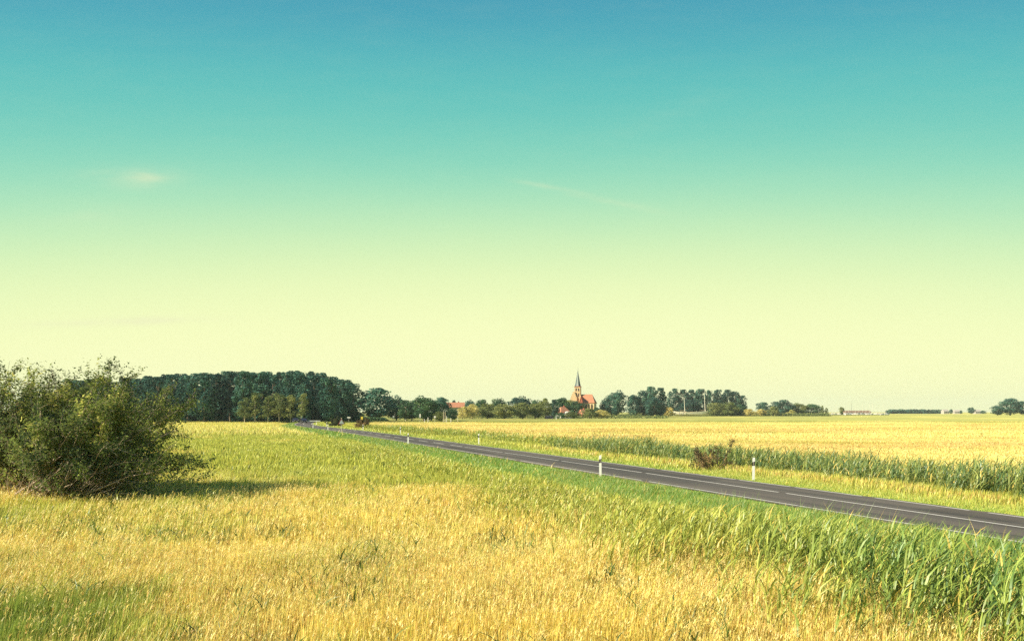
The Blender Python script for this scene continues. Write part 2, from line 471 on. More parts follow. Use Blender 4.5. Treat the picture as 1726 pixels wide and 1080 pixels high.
for a_, b_, c_, d_ in ((2, 9, 19.2, 20.4), (17.5, 21.5, 21.4, 23.0), (33, 46, 21.2, 22.3), (60, 74, 18.9, 20.2), (98, 120, 21.2, 23.0)):   # mended patches
    wear = np.where((rs > a_) & (rs < b_) & (rn > c_) & (rn < d_), wear*0.74, wear)
dirt = np.clip(np.maximum(sstep(RN0+0.42, RN0, rn), sstep(RN1-0.42, RN1, rn))*(0.4+fbm(rs/0.9, rn*3, 3)), 0, 1)
wcol = wear[:, None]*np.ones(3)*(1-dirt[:, None]) + np.array([1.9, 1.75, 1.3])*dirt[:, None]
tag(link('road', np_mesh('road', V, [f], asphalt_mat(), {'col': wcol}, smooth=True)), kind='structure')
paint = simple_mat('road_paint', (0.60, 0.57, 0.50), 0.6, 0.25, 6)
def marks(name, pieces, z):
    Vs, Fs, b = [], [], 0
    for n0, n1, s0, s1 in pieces:
        nm = (n0+n1)/2; m = (nm-(RN0+RN1)/2)/((RN1-RN0)/2)
        V, f = strip(n0, n1, s0, s1, z + 0.04*(1-m*m), 2.0)
        Vs.append(V); Fs.append(f+b); b += len(V)
    o = link(name, np_mesh(name, np.concatenate(Vs), [np.concatenate(Fs)], paint)); tag(o, kind='structure')
pc = []
s_ = -40.0
while s_ < 72: pc.append((20.93, 21.05, s_, s_+10.8)); s_ += 11.25
while s_ < 300: pc.append((20.91, 21.07, s_, s_+4.2)); s_ += 6.6
marks('road_centre_line', pc, 0.021)
def broken(n0, n1, seed):
    r_ = random.Random(seed); s_ = -45.0; o = []
    while s_ < 320:
        l = r_.uniform(2.5, 9); o.append((n0, n1, s_, s_+l)); s_ += l + r_.choice((0.05, 0.3, 0.7))
    return o
marks('road_edge_line', broken(18.72, 18.84, 3) + broken(23.16, 23.28, 5), 0.021)

# ---------------------------------------------------------------- grass, reeds
def blades(x, y, h, w, lean_dir, lean, col, segs=2, z=None, headw=0.0, headcol=None, face=None):
    """ribbon blades from ground points; returns verts, faces, colours"""
    k = len(x); z = zt(x, y) - 0.02 if z is None else z
    a = rng.uniform(0, 2*np.pi, k) if face is None else face
    wx, wy = np.cos(a), np.sin(a)
    ts = np.linspace(0, 1, segs+1)
    V = []; C = []
    for t in ts[:-1]:
        ww = w*(1 - 0.35*t)*0.5
        if headw and t == ts[-2]: ww = w*headw*0.5
        off = lean*h*(t**1.8)
        zz = z + h*t*(1-0.18*np.minimum(lean, 1.5)*t)
        cx, cy = x + np.cos(lean_dir)*off, y + np.sin(lean_dir)*off
        V.append(np.stack([cx - wx*ww, cy - wy*ww, zz], 1)); V.append(np.stack([cx + wx*ww, cy + wy*ww, zz], 1))
        cc = col if headcol is None or t < ts[-2] else headcol
        C.append(cc); C.append(cc)
    off = lean*h; zz = z + h*(1-0.18*np.minimum(lean, 1.5))
    V.append(np.stack([x + np.cos(lean_dir)*off, y + np.sin(lean_dir)*off, zz], 1))
    C.append(col if headcol is None else headcol)
    m = len(V)
    V = np.stack(V, 1).reshape(-1, 3); C = np.stack(C, 1).reshape(-1, 3)
    base = (np.arange(k)*m)[:, None]
    quads = [base + np.array([[2*i, 2*i+1, 2*i+3, 2*i+2]]) for i in range(segs-1)]
    q = np.concatenate(quads) if quads else np.zeros((0, 4), int)
    tri = base + np.array([[m-3, m-2, m-1]])
    return V, q, tri, C
def assemble(name, parts, mat):
    b = 0; Vs, Q, T, Cs = [], [], [], []
    for V, q, t, C in parts:
        Vs.append(V); Q.append(q+b); T.append(t+b); Cs.append(C); b += len(V)
    fl = [x_ for x_ in (np.concatenate(Q), np.concatenate(T)) if len(x_)]
    return np_mesh(name, np.concatenate(Vs), fl, mat, {'col': np.concatenate(Cs)})
def scatter(y0, y1, dens, margin=0.76, xcap=None):
    """uniform points in the view wedge, with a margin to each side"""
    area = margin*(y1*y1-y0*y0) + 6*(y1-y0); k = int(area*dens)
    y = np.sqrt(rng.random(k)*(y1*y1-y0*y0) + y0*y0)
    x = (rng.random(k)*2-1)*(margin*y + 3)
    return x, y
BM = blade_mat('grass_blade', 0.32)
WIND = 0.15
def grass_field(y0, y1, dens, w, hmul=1.0, segs=3, heads=True):
    x, y = scatter(y0, y1, dens)
    n, s = ns(x, y)
    g, r, p = masks(x, y)
    tuft = fbm(x/0.45, y/0.6, 2)*0.6 + fbm(x/1.7, y/2.2, 2)*0.4
    keep = (((n < 15.0) | ((n > 24.8 + 2.0*rng.random(len(x))))) & (rng.random(len(x)) < 0.25 + 1.6*sstep(0.25, 0.75, tuft)))
    keep &= ~((n < 15.3) & (s < 120) & (rng.random(len(x)) < 0.75*sstep(9.5, 12.5, n)*(0.45+0.55*sstep(26, 15, y))))
    x, y, n, s, g, p, tuft = [a_[keep] for a_ in (x, y, n, s, g, p, tuft)]
    k = len(x)
    c = veg_colour(x, y)
    h = (0.20 + 0.24*rng.random(k) + 0.34*tuft)*hmul * (0.85 + 0.25*fbm(x/5, y/5, 2))
    h = h*(1 - 0.5*sstep(31, 34, n)) * (1-0.45*sstep(27.5, 25, n)*(n > 22))
    smooth = (0.6*sstep(31, 35, n))[:, None]; c = c*(1-smooth) + veg_colour(x, y, False)*smooth*0.95
    lodge = sstep(0.5, 0.72, fbm(x/2.3+60, y/3.1+8, 3))
    bend = 0.02 + 0.45*lodge*rng.random(k) + 0.22*rng.random(k)**2 + 0.30*sstep(-5, -14, x)*sstep(60, 20, y)*rng.random(k)
    ld = WIND + 1.6*(fbm(x/4+9, y/6, 2)-0.5) + rng.normal(0, 0.8, k)
    hc = np.clip(c*1.12, 0, 0.9)
    return blades(x, y, h, w*(0.7+0.6*rng.random(k)), ld, bend, c, segs, headw=1.9 if heads else 0, headcol=hc)
parts = [grass_field(7.5, 20, 900, 0.0046, segs=4), grass_field(20, 45, 300, 0.0085, segs=3),
         grass_field(45, 105, 75, 0.020, segs=3), grass_field(105, 340, 5.0, 0.085, 0.95, segs=2, heads=False)]
def panicles(y0, y1, dens, size, w, nb):
    x, y = scatter(y0, y1, dens); n, s = ns(x, y); g, r, p = masks(x, y)
    kp = (n < 14.6) & (rng.random(len(x)) < 1.0-0.6*g); x, y, p, r = x[kp], y[kp], p[kp], r[kp]; k = len(x)
    tuft = fbm(x/0.45, y/0.6, 2)*0.6 + fbm(x/1.7, y/2.2, 2)*0.4
    h = 0.34 + 0.22*rng.random(k) + 0.30*tuft; z = zt(x, y)
    j = rng.random(k)[:, None]
    c = STRAW[None]*(1-j) + PALE[None]*j
    red = rng.random(k) < 0.10 + 0.5*r; c = np.where(red[:, None], c*0.45 + RUST[None]*0.6, c)
    ld = WIND + rng.normal(0, 0.7, k); lean = 0.05 + 0.2*rng.random(k) + 0.30*sstep(-5, -14, x)*rng.random(k)
    out = [blades(x, y, h, w*0.5*np.ones(k), ld, lean, c*0.9, 2, z=z)]
    for b in range(nb):
        t = 0.72 + 0.28*rng.random(k); off = lean*h*t**1.8
        lx = x+np.cos(ld)*off; ly = y+np.sin(ld)*off; lz = z+h*t*(1-0.18*lean*t)
        out.append(blades(lx, ly, size*(0.5+rng.random(k)), w*(0.8+0.8*rng.random(k)), ld+rng.normal(0, 1.3, k), 0.4+0.9*rng.random(k), c*(0.85+0.4*rng.random(k))[:, None], 2, z=lz))
    return out
parts += panicles(8, 19, 75, 0.055, 0.008, 5) + panicles(19, 34, 26, 0.075, 0.013, 4)
def weeds(y0, y1, dens, w, nl):
    x, y = scatter(y0, y1, dens); n, s = ns(x, y); q = fbm(x/1.5+9, y/2.0+4, 3)
    kp = (n < 14.2) & (rng.random(len(x)) < 1.6*sstep(0.52, 0.68, q)); x, y = x[kp], y[kp]; k = len(x); z = zt(x, y)
    out = []; base = (np.array([0.10, 0.17, 0.035])[None]*(0.6+0.9*rng.random(k))[:, None])
    h = 0.22 + 0.35*rng.random(k)
    for b in range(nl):
        t = rng.random(k)*0.8
        out.append(blades(x + rng.normal(0, 0.03, k), y + rng.normal(0, 0.03, k), h*(0.35+0.4*rng.random(k)), w*(0.7+0.8*rng.random(k)), rng.uniform(0, 6.28, k), 0.4+1.0*rng.random(k), base*(0.8+0.5*rng.random(k))[:, None], 3, z=z+h*t))
    return out
parts += weeds(8, 24, 14, 0.022, 6) + weeds(24, 70, 3.0, 0.04, 5)
tag(link('meadow_grass', assemble('meadow_grass', parts, BM)), 'tall golden and green meadow grass covering the fields on both sides of the road', 'grass', kind='stuff')

# short grass on the verges
def verge(y0, y1, dens, w, h0):
    x, y = scatter(y0, y1, dens); n, s = ns(x, y)
    e0 = RN0 - 0.02 + 0.30*(fbm(s/1.3, s*0+1, 3)-0.5); e1 = RN1 + 0.02 + 0.30*(fbm(s/1.3, s*0+8, 3)-0.5)
    kp = ((n > 14.6) & (n < e0)) | ((n > e1) & (n < 26.6))
    x, y, n, s = x[kp], y[kp], n[kp], s[kp]; k = len(x)
    j = rng.random(k)[:, None]; nearside = (n < 20)[:, None]
    c1 = VERGE[None]*(0.65+0.6*j); c2 = (GREEN*0.65 + LIME*0.5)[None]*(0.7+0.6*j)
    c = np.where(nearside, c1, c2)
    c = np.where(rng.random(k)[:, None] < 0.12, STRAW[None], c)
    d = np.minimum(np.abs(n-RN0), np.abs(n-RN1))
    h = h0*(1+0.9*((n < 20)*sstep(34, 20, y)))*(0.5+rng.random(k))*(0.5+0.5*sstep(0, 1.3, d)) * (0.25+1.7*fbm(x/0.8, y/0.8, 3)**1.5) * (1+1.2*(rng.random(k) < 0.04))
    z = zt(x, y)-0.015
    return blades(x, y, h, w, WIND+rng.normal(0, 1.2, k), 0.2+0.5*rng.random(k), c, 2, z=z)
parts = [verge(12, 45, 420, 0.010, 0.17), verge(45, 110, 75, 0.026, 0.17), verge(110, 300, 9, 0.08, 0.2)]
tag(link('verge_grass', assemble('verge_grass', parts, BM)), 'short bright green grass on the road verges', 'grass', kind='stuff')

# reeds: stalks with long drooping leaves
def reed_bed(x, y, h, leafn, w, cols, lean=0.16, deep=None):
    k = len(x); out = []
    z = zt(x, y) - 0.05
    ci = rng.random(k)[:, None]
    base = cols[0][None]*(1-ci) + cols[1][None]*ci
    if deep is not None:
        dp = deep[:, None]; base = base*dp + (RLY[0][None]*(1-ci*0.8) + RLY[1][None]*ci*0.8)*(1-dp)
    sl = lean*(0.5+rng.random(k)); sd = WIND + rng.normal(0, 0.5, k)
    out.append(blades(x, y, h, w*0.45*np.ones(k), sd, sl, base*0.9+STRAW[None]*0.1, 3, z=z))
    for j in range(leafn):
        t = 0.25 + 0.72*(j + rng.random(k)*0.8)/leafn
        off = sl*h*t**1.8
        lx = x + np.cos(sd)*off; ly = y + np.sin(sd)*off; lz = z + h*t*(1-0.18*sl*t)
        ld = np.where(rng.random(k) < 0.68, WIND + rng.normal(0, 0.7, k), rng.uniform(0, 6.28, k))
        ll = h*(0.22+0.16*rng.random(k))*(1.1-0.3*t)
        dr = 0.35 + 0.9*rng.random(k)
        c = base*(0.75+0.5*rng.random(k))[:, None]
        c = np.where(rng.random(k)[:, None] < 0.05, STRAW[None]*0.9, c)
        out.append(blades(lx, ly, ll, w*(0.8+0.5*rng.random(k)), ld, dr, c, 3, z=lz, face=ld+np.pi/2+rng.normal(0, 0.6, k)))
    return out
def reed_points(y0, y1, dens, test):
    x, y = scatter(y0, y1, dens); n, s = ns(x, y); n2 = fbm(x/2.5+2, y/2.5, 3)
    kp = test(n, s, n2, x, y); return x[kp], y[kp], n[kp]
RL = (np.array([0.40, 0.47, 0.085]), np.array([0.10, 0.22, 0.055]))
RLY = (np.array([0.56, 0.53, 0.095]), np.array([0.30, 0.38, 0.060]))
RD = (np.array([0.34, 0.38, 0.085]), np.array([0.075, 0.17, 0.065]))
parts = []
x, y, n = reed_points(9.5, 34, 44, lambda n, s, q, x, y: (n < 14.4) & (rng.random(len(n)) < (sstep(7.4, 12.6, n + 4.5*(q-0.5))**1.3)*(0.55+0.45*sstep(26, 15, y))))
parts += reed_bed(x, y, (0.72+0.58*sstep(30, 13, y))*(0.70+0.50*rng.random(len(x))), 8, 0.026, RL, 0.14, deep=0.15+0.85*sstep(24, 14, y)*sstep(2.5, 7, x))
x, y, n = reed_points(34, 75, 13, lambda n, s, q, x, y: (n < 14.3) & (rng.random(len(n)) < sstep(8.5, 12.5, n + 3.0*(q-0.5))*0.9))
parts += reed_bed(x, y, 0.50+0.42*rng.random(len(x)), 6, 0.030, RLY, 0.08)
x, y, n = reed_points(24, 120, 1.6, lambda n, s, q, x, y: (n < 13) & (q > 0.56))
parts += reed_bed(x, y, 0.5+0.3*rng.random(len(x)), 5, 0.035, RLY, 0.08)
tag(link('roadside_reeds', assemble('roadside_reeds', parts, BM)), 'bright green reeds with long leaves in the ditch on the near side of the road', 'reeds', kind='stuff')
parts = []
x, y, n = reed_points(18, 75, 19, lambda n, s, q, x, y: (n > 27.4 + 1.2*(q-0.5)) & (n < 33.4 + 2.4*(q-0.5)) & (rng.random(len(n)) < (0.35+0.65*sstep(75, 50, s))*(0.70+0.30*sstep(0.33, 0.5, q))))
parts += reed_bed(x, y, (0.62+0.5*rng.random(len(x)))*(0.65+1.1*fbm(x/3.2, y/4.5, 3))*(1+0.22*sstep(45, 28, y)), 7, 0.034, RD, 0.1)
x, y, n = reed_points(75, 170, 2.6, lambda n, s, q, x, y: (n > 27.4) & (n < 35) & (q > 0.40))
parts += reed_bed(x, y, 0.7+0.4*rng.random(len(x)), 5, 0.075, (RLY[1], RD[0]), 0.1)
tag(link('ditch_reeds', assemble('ditch_reeds', parts, BM)), 'dark green belt of reeds beyond the far verge of the road', 'reeds', kind='stuff')

# ---------------------------------------------------------------- trees
def tubes(paths, sides=5):
    """paths: list of (points (k,3), radii (k)) -> verts, quads"""
    Vs, Fs, b = [], [], 0
    ang = np.arange(sides)*2*np.pi/sides
    for pts, rad in paths:
        pts = np.asarray(pts, float); k = len(pts)
        d = np.gradient(pts, axis=0); d /= np.linalg.norm(d, axis=1)[:, None]+1e-9
        ref = np.array([0.3, 0.9, 0.2]) if abs(d[0, 2]) > 0.8 else np.array([0, 0, 1.0])
        a = np.cross(d, ref); a /= np.linalg.norm(a, axis=1)[:, None]+1e-9
        c = np.cross(d, a)
        ring = pts[:, None, :] + (a[:, None, :]*np.cos(ang)[None, :, None] + c[:, None, :]*np.sin(ang)[None, :, None])*np.asarray(rad)[:, None, None]
        Vs.append(ring.reshape(-1, 3))
        i = np.arange(k*sides).reshape(k, sides); j = np.roll(i, -1, 1)
        Fs.append(np.stack([i[:-1].ravel(), j[:-1].ravel(), j[1:].ravel(), i[1:].ravel()], 1)+b); b += k*sides
    return np.concatenate(Vs), np.concatenate(Fs)
def leaves(c, nrm, size, aspect=0.6, rg=rng):
    """rhombus leaf faces centred at c, roughly facing nrm"""
    k = len(c)
    nrm = nrm + rg.normal(0, 0.55, (k, 3)); nrm /= np.linalg.norm(nrm, axis=1)[:, None]+1e-9
    a = np.cross(nrm, rg.normal(0, 1, (k, 3))); a /= np.linalg.norm(a, axis=1)[:, None]+1e-9
    b = np.cross(nrm, a); s = (size*(0.6+0.8*rg.random(k)))[:, None]
    V = np.stack([c - a*s*0.5, c - b*s*0.5*aspect + nrm*s*0.08, c + a*s*0.5, c + b*s*0.5*aspect + nrm*s*0.08], 1).reshape(-1, 3)
    F_ = np.arange(k*4).reshape(k, 4)
    return V, F_
def make_tree(name, seed, H=1.0, kind='round', nleaf=2600, leafsize=0.035):
    """unit tree of height 1: returns (trunk mesh verts/faces, crown verts/faces/tint)"""
    rg = np.random.default_rng(seed); r_ = random.Random(seed)
    lobes = []
    if kind == 'poplar':
        cb, wid = 0.12, 0.21
        for i in range(64):
            t = (i+0.5)/64; z = cb + (1-cb)*t
            prof = wid*(1-max(0, (t-0.40)/0.60)**2.2*0.72)*min(1, 0.5+t*2.2)
            a = r_.uniform(0, 6.28); d = prof*math.sqrt(r_.random())*1.0
            rr = r_.uniform(0.050, 0.095)*(1-0.45*t); rz = rr*r_.uniform(1.1, 1.7)
            lobes.append((d*math.cos(a), d*math.sin(a), min(z, 1-rz*1.02), rr, rz))
    elif kind == 'round':
        for i in range(60):
            a = r_.uniform(0, 6.28); u_ = r_.uniform(-1.0, 1); q = math.sqrt(max(0, 1-abs(u_)**2.4))*r_.uniform(0.45, 1)
            z = 0.50 + 0.38*u_; rr = r_.uniform(0.08, 0.14)
            lobes.append((0.38*q*math.cos(a), 0.38*q*math.sin(a), z, rr, rr*0.8))
        lobes.append((0, 0, 0.52, 0.28, 0.32))
    elif kind == 'open':      # loose layered crown with gaps
        for i in range(26):
            t = (i+.5)/26; a = r_.uniform(0, 6.28); d = 0.27*math.sqrt(r_.random())*(1-0.35*t)
            rr = r_.uniform(0.07, 0.12)
            lobes.append((d*math.cos(a), d*math.sin(a), 0.22+0.70*t, rr*1.2, rr*0.55))
    elif kind == 'willow':    # low wide mound
        for i in range(40):
            a = r_.uniform(0, 6.28); u_ = r_.uniform(0.0, 1); q = math.sqrt(max(0, 1-u_*u_))*r_.uniform(0.4, 1)
            rr = r_.uniform(0.10, 0.18)
            lobes.append((0.58*q*math.cos(a), 0.58*q*math.sin(a), 0.20+0.64*u_, rr, rr*0.9))
        lobes.append((0, 0, 0.35, 0.38, 0.33))
    lb = np.array(lobes)
    p = lb[:, 3]**2; p /= p.sum()
    pick = rg.choice(len(lb), nleaf, p=p)
    d = rg.normal(0, 1, (nleaf, 3)); d[:, 2] += 0.25; d /= np.linalg.norm(d, axis=1)[:, None]
    rad = 0.72 + 0.36*rg.random(nleaf)**0.8
    c = lb[pick, :3] + d*np.stack([lb[pick, 3], lb[pick, 3], lb[pick, 4]], 1)*rad[:, None]
    c[:, 2] = np.maximum(c[:, 2], 0.02)
    V, F_ = leaves(c, d, leafsize, 0.8, rg)
    lt = np.repeat(np.clip(rg.random(len(lb))[pick]*0.55 + rg.random(nleaf)*0.45, 0, 1), 4)
    V[:, 2] = np.minimum(V[:, 2], 1.0)
    # trunk and limbs
    paths = []
    tr = {'poplar': 0.014, 'round': 0.022, 'open': 0.013, 'willow': 0.02}[kind]
    top = {'poplar': 0.9, 'round': 0.6, 'open': 0.88, 'willow': 0.4}[kind]
    zs = np.linspace(0, top, 9)
    wob = np.cumsum(rg.normal(0, 0.006, (9, 2)), 0); wob[0] = 0
    tp = np.stack([wob[:, 0], wob[:, 1], zs], 1); paths.append((tp, tr*(1.25 - zs/top*0.95)))
    for i in rg.choice(len(lb), min(16, len(lb)), replace=False):
        tgt = lb[i, :3]; zb = max(0.06, min(top*0.95, tgt[2]*0.62)); b0 = np.array([np.interp(zb, zs, tp[:, 0]), np.interp(zb, zs, tp[:, 1]), zb])
        q = np.linspace(0, 1, 5)[:, None]; mid = b0*(1-q) + tgt*q; mid[:, 2] += 0.03*np.sin(q[:, 0]*np.pi)
        paths.append((mid, tr*0.45*(1-0.75*q[:, 0])))
    TV, TF = tubes(paths, 6)
    return (TV, TF), (V, F_, lt)
def leafcol(*a): return tuple(a)
LM = {
 'teal': leaf_mat('leaf_dark_poplar', (0.026, 0.072, 0.070), (0.085, 0.190, 0.135), (0.17, 0.29, 0.15), 0.22, 0.30),
 'green': leaf_mat('leaf_green_tree', (0.040, 0.100, 0.070), (0.12, 0.22, 0.095), (0.24, 0.33, 0.11), 0.28, 0.2),
 'olive': leaf_mat('leaf_olive_tree', (0.10, 0.145, 0.065), (0.28, 0.31, 0.10), (0.46, 0.42, 0.15), 0.3, 0.2),
 'gold': leaf_mat('leaf_pale_willow', (0.44, 0.40, 0.13), (0.74, 0.65, 0.24), (0.86, 0.76, 0.36), 0.35, 0.15),
 'brown': leaf_mat('leaf_brown_shrub', (0.09, 0.075, 0.045), (0.22, 0.14, 0.06), (0.36, 0.20, 0.08), 0.25, 0.15),
}
bark = simple_mat('bark', (0.20, 0.155, 0.11), 0.9, 0.35, 12)
bark_pale = simple_mat('pale_bark', (0.52, 0.46, 0.34), 0.85, 0.4, 10)
TREES = {}
for kind, nv, nl, ls in (('poplar', 7, 5200, 0.030), ('round', 5, 4600, 0.042), ('open', 3, 1500, 0.040), ('willow', 4, 2600, 0.062)):
    TREES[kind] = []
    for i in range(nv):
        (TV, TF), (V, F_, lt) = make_tree(kind, 100*len(kind)+i*7+3, kind=kind, nleaf=nl, leafsize=ls)
        TREES[kind].append(((TV, TF), (V, F_, lt)))
_cache = {}
def tree_meshes(kind, var, leaf, bk):
    key = (kind, var, leaf, bk)
    if key not in _cache:
        (TV, TF), (V, F_, lt) = TREES[kind][var]
        _cache[key] = (np_mesh('trunk', TV, [TF], bark_pale if bk else bark, smooth=True), np_mesh('crown', V, [F_], LM[leaf], {'tint': lt}))
    return _cache[key]
tcount = 0
def tree(name, label, cat, px, Y, top, wpx, kind, leaf, group=None, pale=False, base=None):
    """a tree at column px, distance Y, reaching up to row top, wpx columns wide"""
    global tcount
    tcount += 1
    x, y, z = P(px, Y)
    h = (693-top)*Y/F + EYE - z
    w = wpx*Y/F
    unit = {'poplar': 0.50, 'round': 0.80, 'open': 0.60, 'willow': 1.30}[kind]
    sx = w/unit
    t = thing(name, label, cat, (x, y, z), (tcount*2.399) % 6.28, group, (sx, sx, h))
    tm, cm = tree_meshes(kind, tcount % len(TREES[kind]), leaf, pale)
    link('trunk', tm, t); link('crown', cm, t)
    return t
ORD = ['first', 'second', 'third', 'fourth', 'fifth', 'sixth', 'seventh', 'eighth', 'ninth', 'tenth', 'eleventh', 'twelfth',
       'thirteenth', 'fourteenth', 'fifteenth', 'sixteenth', 'seventeenth', 'eighteenth', 'nineteenth', 'twentieth',
       'twenty-first', 'twenty-second', 'twenty-third', 'twenty-fourth', 'twenty-fifth']
# the tall wood on the left
prof_x = [60, 190, 230, 275, 310, 350, 400, 450, 500, 540, 570, 590, 606]
prof_y = [640, 638, 636, 633, 631, 629, 626, 627, 627, 629, 635, 643, 656]
def wood_top(px): return float(np.interp(px, prof_x, prof_y))
G1 = 'tall dark trees in the front row of the left wood'
fx = [118, 150, 182, 210, 238, 264, 290, 316, 343, 366, 388, 412, 436, 460, 484, 507, 530, 552, 574, 592]
for i, px in enumerate(fx):
    Y = 305 + 14*math.sin(i*2.1)
    tree('poplar_tree', 'tall dark green tree, %s from the left in the front row of the left wood' % ORD[i], 'tree', px, Y, wood_top(px)+random.uniform(-2, 5), 50 + 9*math.sin(i*1.7), 'poplar', 'teal', G1)
for i, px in enumerate([135, 175, 225, 252, 280, 304, 330, 355, 378, 400, 425, 448, 472, 497, 520, 542, 564, 583]):
    tree('poplar_tree', 'dark tree crown, %s from the left in the back row of the left wood' % ORD[i], 'tree', px, 350, wood_top(px)+random.uniform(-3, 2), 50 + 8*math.sin(i*2.9), 'poplar', 'teal', 'trees in the back row of the left wood')
for i, (px, tp, w) in enumerate([(412, 668, 24), (430, 659, 30), (452, 664, 26), (470, 660, 28), (490, 663, 26), (508, 660, 26)]):
    tree('small_tree', 'smaller light olive tree in front of the dark wood, %s from the left of six' % ORD[i], 'tree', px, 288, tp, w, 'open', 'olive', 'light trees in front of the left wood', True)
tree('bush', 'green bush at the foot of the right end of the wood', 'bush', 566, 345, 690, 44, 'willow', 'green')
tree('bush', 'green bush under the gap between the wood and the broad tree', 'bush', 604, 345, 694, 34, 'willow', 'green')
# trees right of the wood
T = [
 ('broad_tree', 'broad green tree standing just right of the tall wood', 639, 352, 650, 66, 'round', 'teal'),
 ('broad_tree', 'lower green tree between the broad tree and the round park trees', 668, 360, 667, 40, 'round', 'green'),
 ('broad_tree', 'low green tree right of the broad tree with a pale trunk', 684, 345, 672, 30, 'round', 'green'),
 ('broad_tree', 'wide round green tree, the highest left of the orange roofed house', 714, 330, 665, 48, 'round', 'green'),
 ('broad_tree', 'dark round tree right beside the orange roofed house', 743, 335, 668, 34, 'round', 'teal'),
 ('broad_tree', 'dark green tree behind the wide round tree', 727, 350, 672, 40, 'round', 'teal'),
 ('broad_tree', 'dark tree behind the lower trees right of the wood', 694, 360, 672, 34, 'round', 'teal'),
 ('small_tree', 'small grey green rounded tree at the field edge by two pale poles', 741, 322, 692, 20, 'round', 'olive'),
 ('small_tree', 'small green tree below the orange roof', 762, 380, 687, 22, 'round', 'green'),
 ('small_tree', 'tiny dark tree top left above the orange roof', 765, 560, 673, 10, 'round', 'teal'),
 ('small_tree', 'dark tree top above the right end of the orange roof', 778, 560, 677, 10, 'round', 'teal'),
 ('willow_tree', 'golden willow left in the row of village trees', 780, 440, 683, 26, 'willow', 'gold'),
 ('willow_tree', 'golden willow with the broadest yellow crown', 797, 445, 680, 32, 'willow', 'gold'),
 ('broad_tree', 'dark pointed tree top behind the golden willows', 792, 500, 672, 22, 'round', 'teal'),
 ('broad_tree', 'green tree right behind the golden willows', 813, 470, 672, 26, 'round', 'green'),
 ('broad_tree', 'olive tree in front of the village just right of the willows', 822, 450, 678, 30, 'round', 'olive'),
 ('broad_tree', 'tall green round crown above the left middle of the village trees', 839, 490, 668, 30, 'round', 'green'),
 ('broad_tree', 'wide olive tree with a forked trunk in the village row', 850, 440, 679, 42, 'round', 'olive'),
 ('broad_tree', 'wide teal crown, highest behind the middle of the village row', 877, 510, 666, 46, 'round', 'teal'),
 ('broad_tree', 'yellowish green tree below the wide teal crown', 881, 445, 677, 34, 'round', 'olive'),
 ('broad_tree', 'olive tree right of the yellowish green tree', 902, 450, 678, 30, 'round', 'olive'),
 ('broad_tree', 'green crown behind the right of the village row', 903, 500, 671, 26, 'round', 'green'),
 ('broad_tree', 'upright olive tree left of the small orange hipped roof', 919, 460, 669, 26, 'round', 'olive'),
 ('broad_tree', 'bluish green slim tree beside the upright olive tree', 934, 470, 673, 20, 'poplar', 'teal'),
 ('broad_tree', 'green tree left in front of the church', 948, 500, 669, 34, 'round', 'green'),
 ('broad_tree', 'olive tree below the stepped gable of the church', 958, 520, 672, 34, 'round', 'olive'),
 ('broad_tree', 'dark green round tree directly in front of the church tower', 970, 515, 673, 30, 'round', 'green'),
 ('bush', 'green bush below the small orange hipped roof', 942, 440, 694, 24, 'willow', 'green'),
 ('bush', 'olive bush right below the white gable', 962, 445, 693, 26, 'willow', 'olive'),
 ('bush', 'pale olive bushy tree under the church nave', 993, 460, 687, 36, 'willow', 'olive'),
 ('bush', 'pale golden bush right of the church', 1014, 465, 690, 34, 'willow', 'gold'),
 ('bush', 'dark small shrub top right beside the church choir', 1005, 520, 684, 12, 'round', 'green'),
 ('broad_tree', 'dark shoulder tree left of the tall pair right of the church', 1022, 560, 669, 24, 'round', 'teal'),
 ('broad_tree', 'tall dense dark tree standing alone right of the church', 1040, 560, 656, 38, 'round', 'teal'),
 ('broad_tree', 'dark tree left in the clump between church and ship', 1068, 580, 664, 26, 'round', 'teal'),
 ('broad_tree', 'tall dark tree with a gappy top, middle of the clump left of the ship', 1084, 585, 655, 32, 'round', 'teal'),
 ('broad_tree', 'highest dark tree of the clump left of the ship', 1097, 580, 651, 30, 'poplar', 'teal'),
 ('broad_tree', 'dark tree right in the clump left of the ship', 1113, 585, 653, 28, 'poplar', 'teal'),
 ('broad_tree', 'lower dark tree in front of the clump left of the ship', 1102, 560, 668, 36, 'round', 'teal'),
 ('bush', 'pale golden domed bush at the left end of the moored ship', 1127, 600, 684, 26, 'willow', 'gold'),
]
for nm, lb, px, Y, tp, w, kd, lf in T:
    tree(nm, lb, 'bush' if nm == 'bush' else 'tree', px, Y, tp, w, kd, lf, pale='pale trunk' in lb)
for i, (px, tp, w) in enumerate([(1137, 654, 26), (1152, 656, 22), (1166, 656, 22), (1181, 655, 24), (1196, 657, 22), (1210, 656, 24), (1225, 656, 24), (1239, 659, 24), (1250, 666, 20)]):
    tree('poplar_tree', 'tall teal green tree, %s from the left in the row behind the ship' % ORD[i], 'tree', px, 740, tp, w*1.15, 'poplar', 'teal', 'row of tall trees behind the ship')
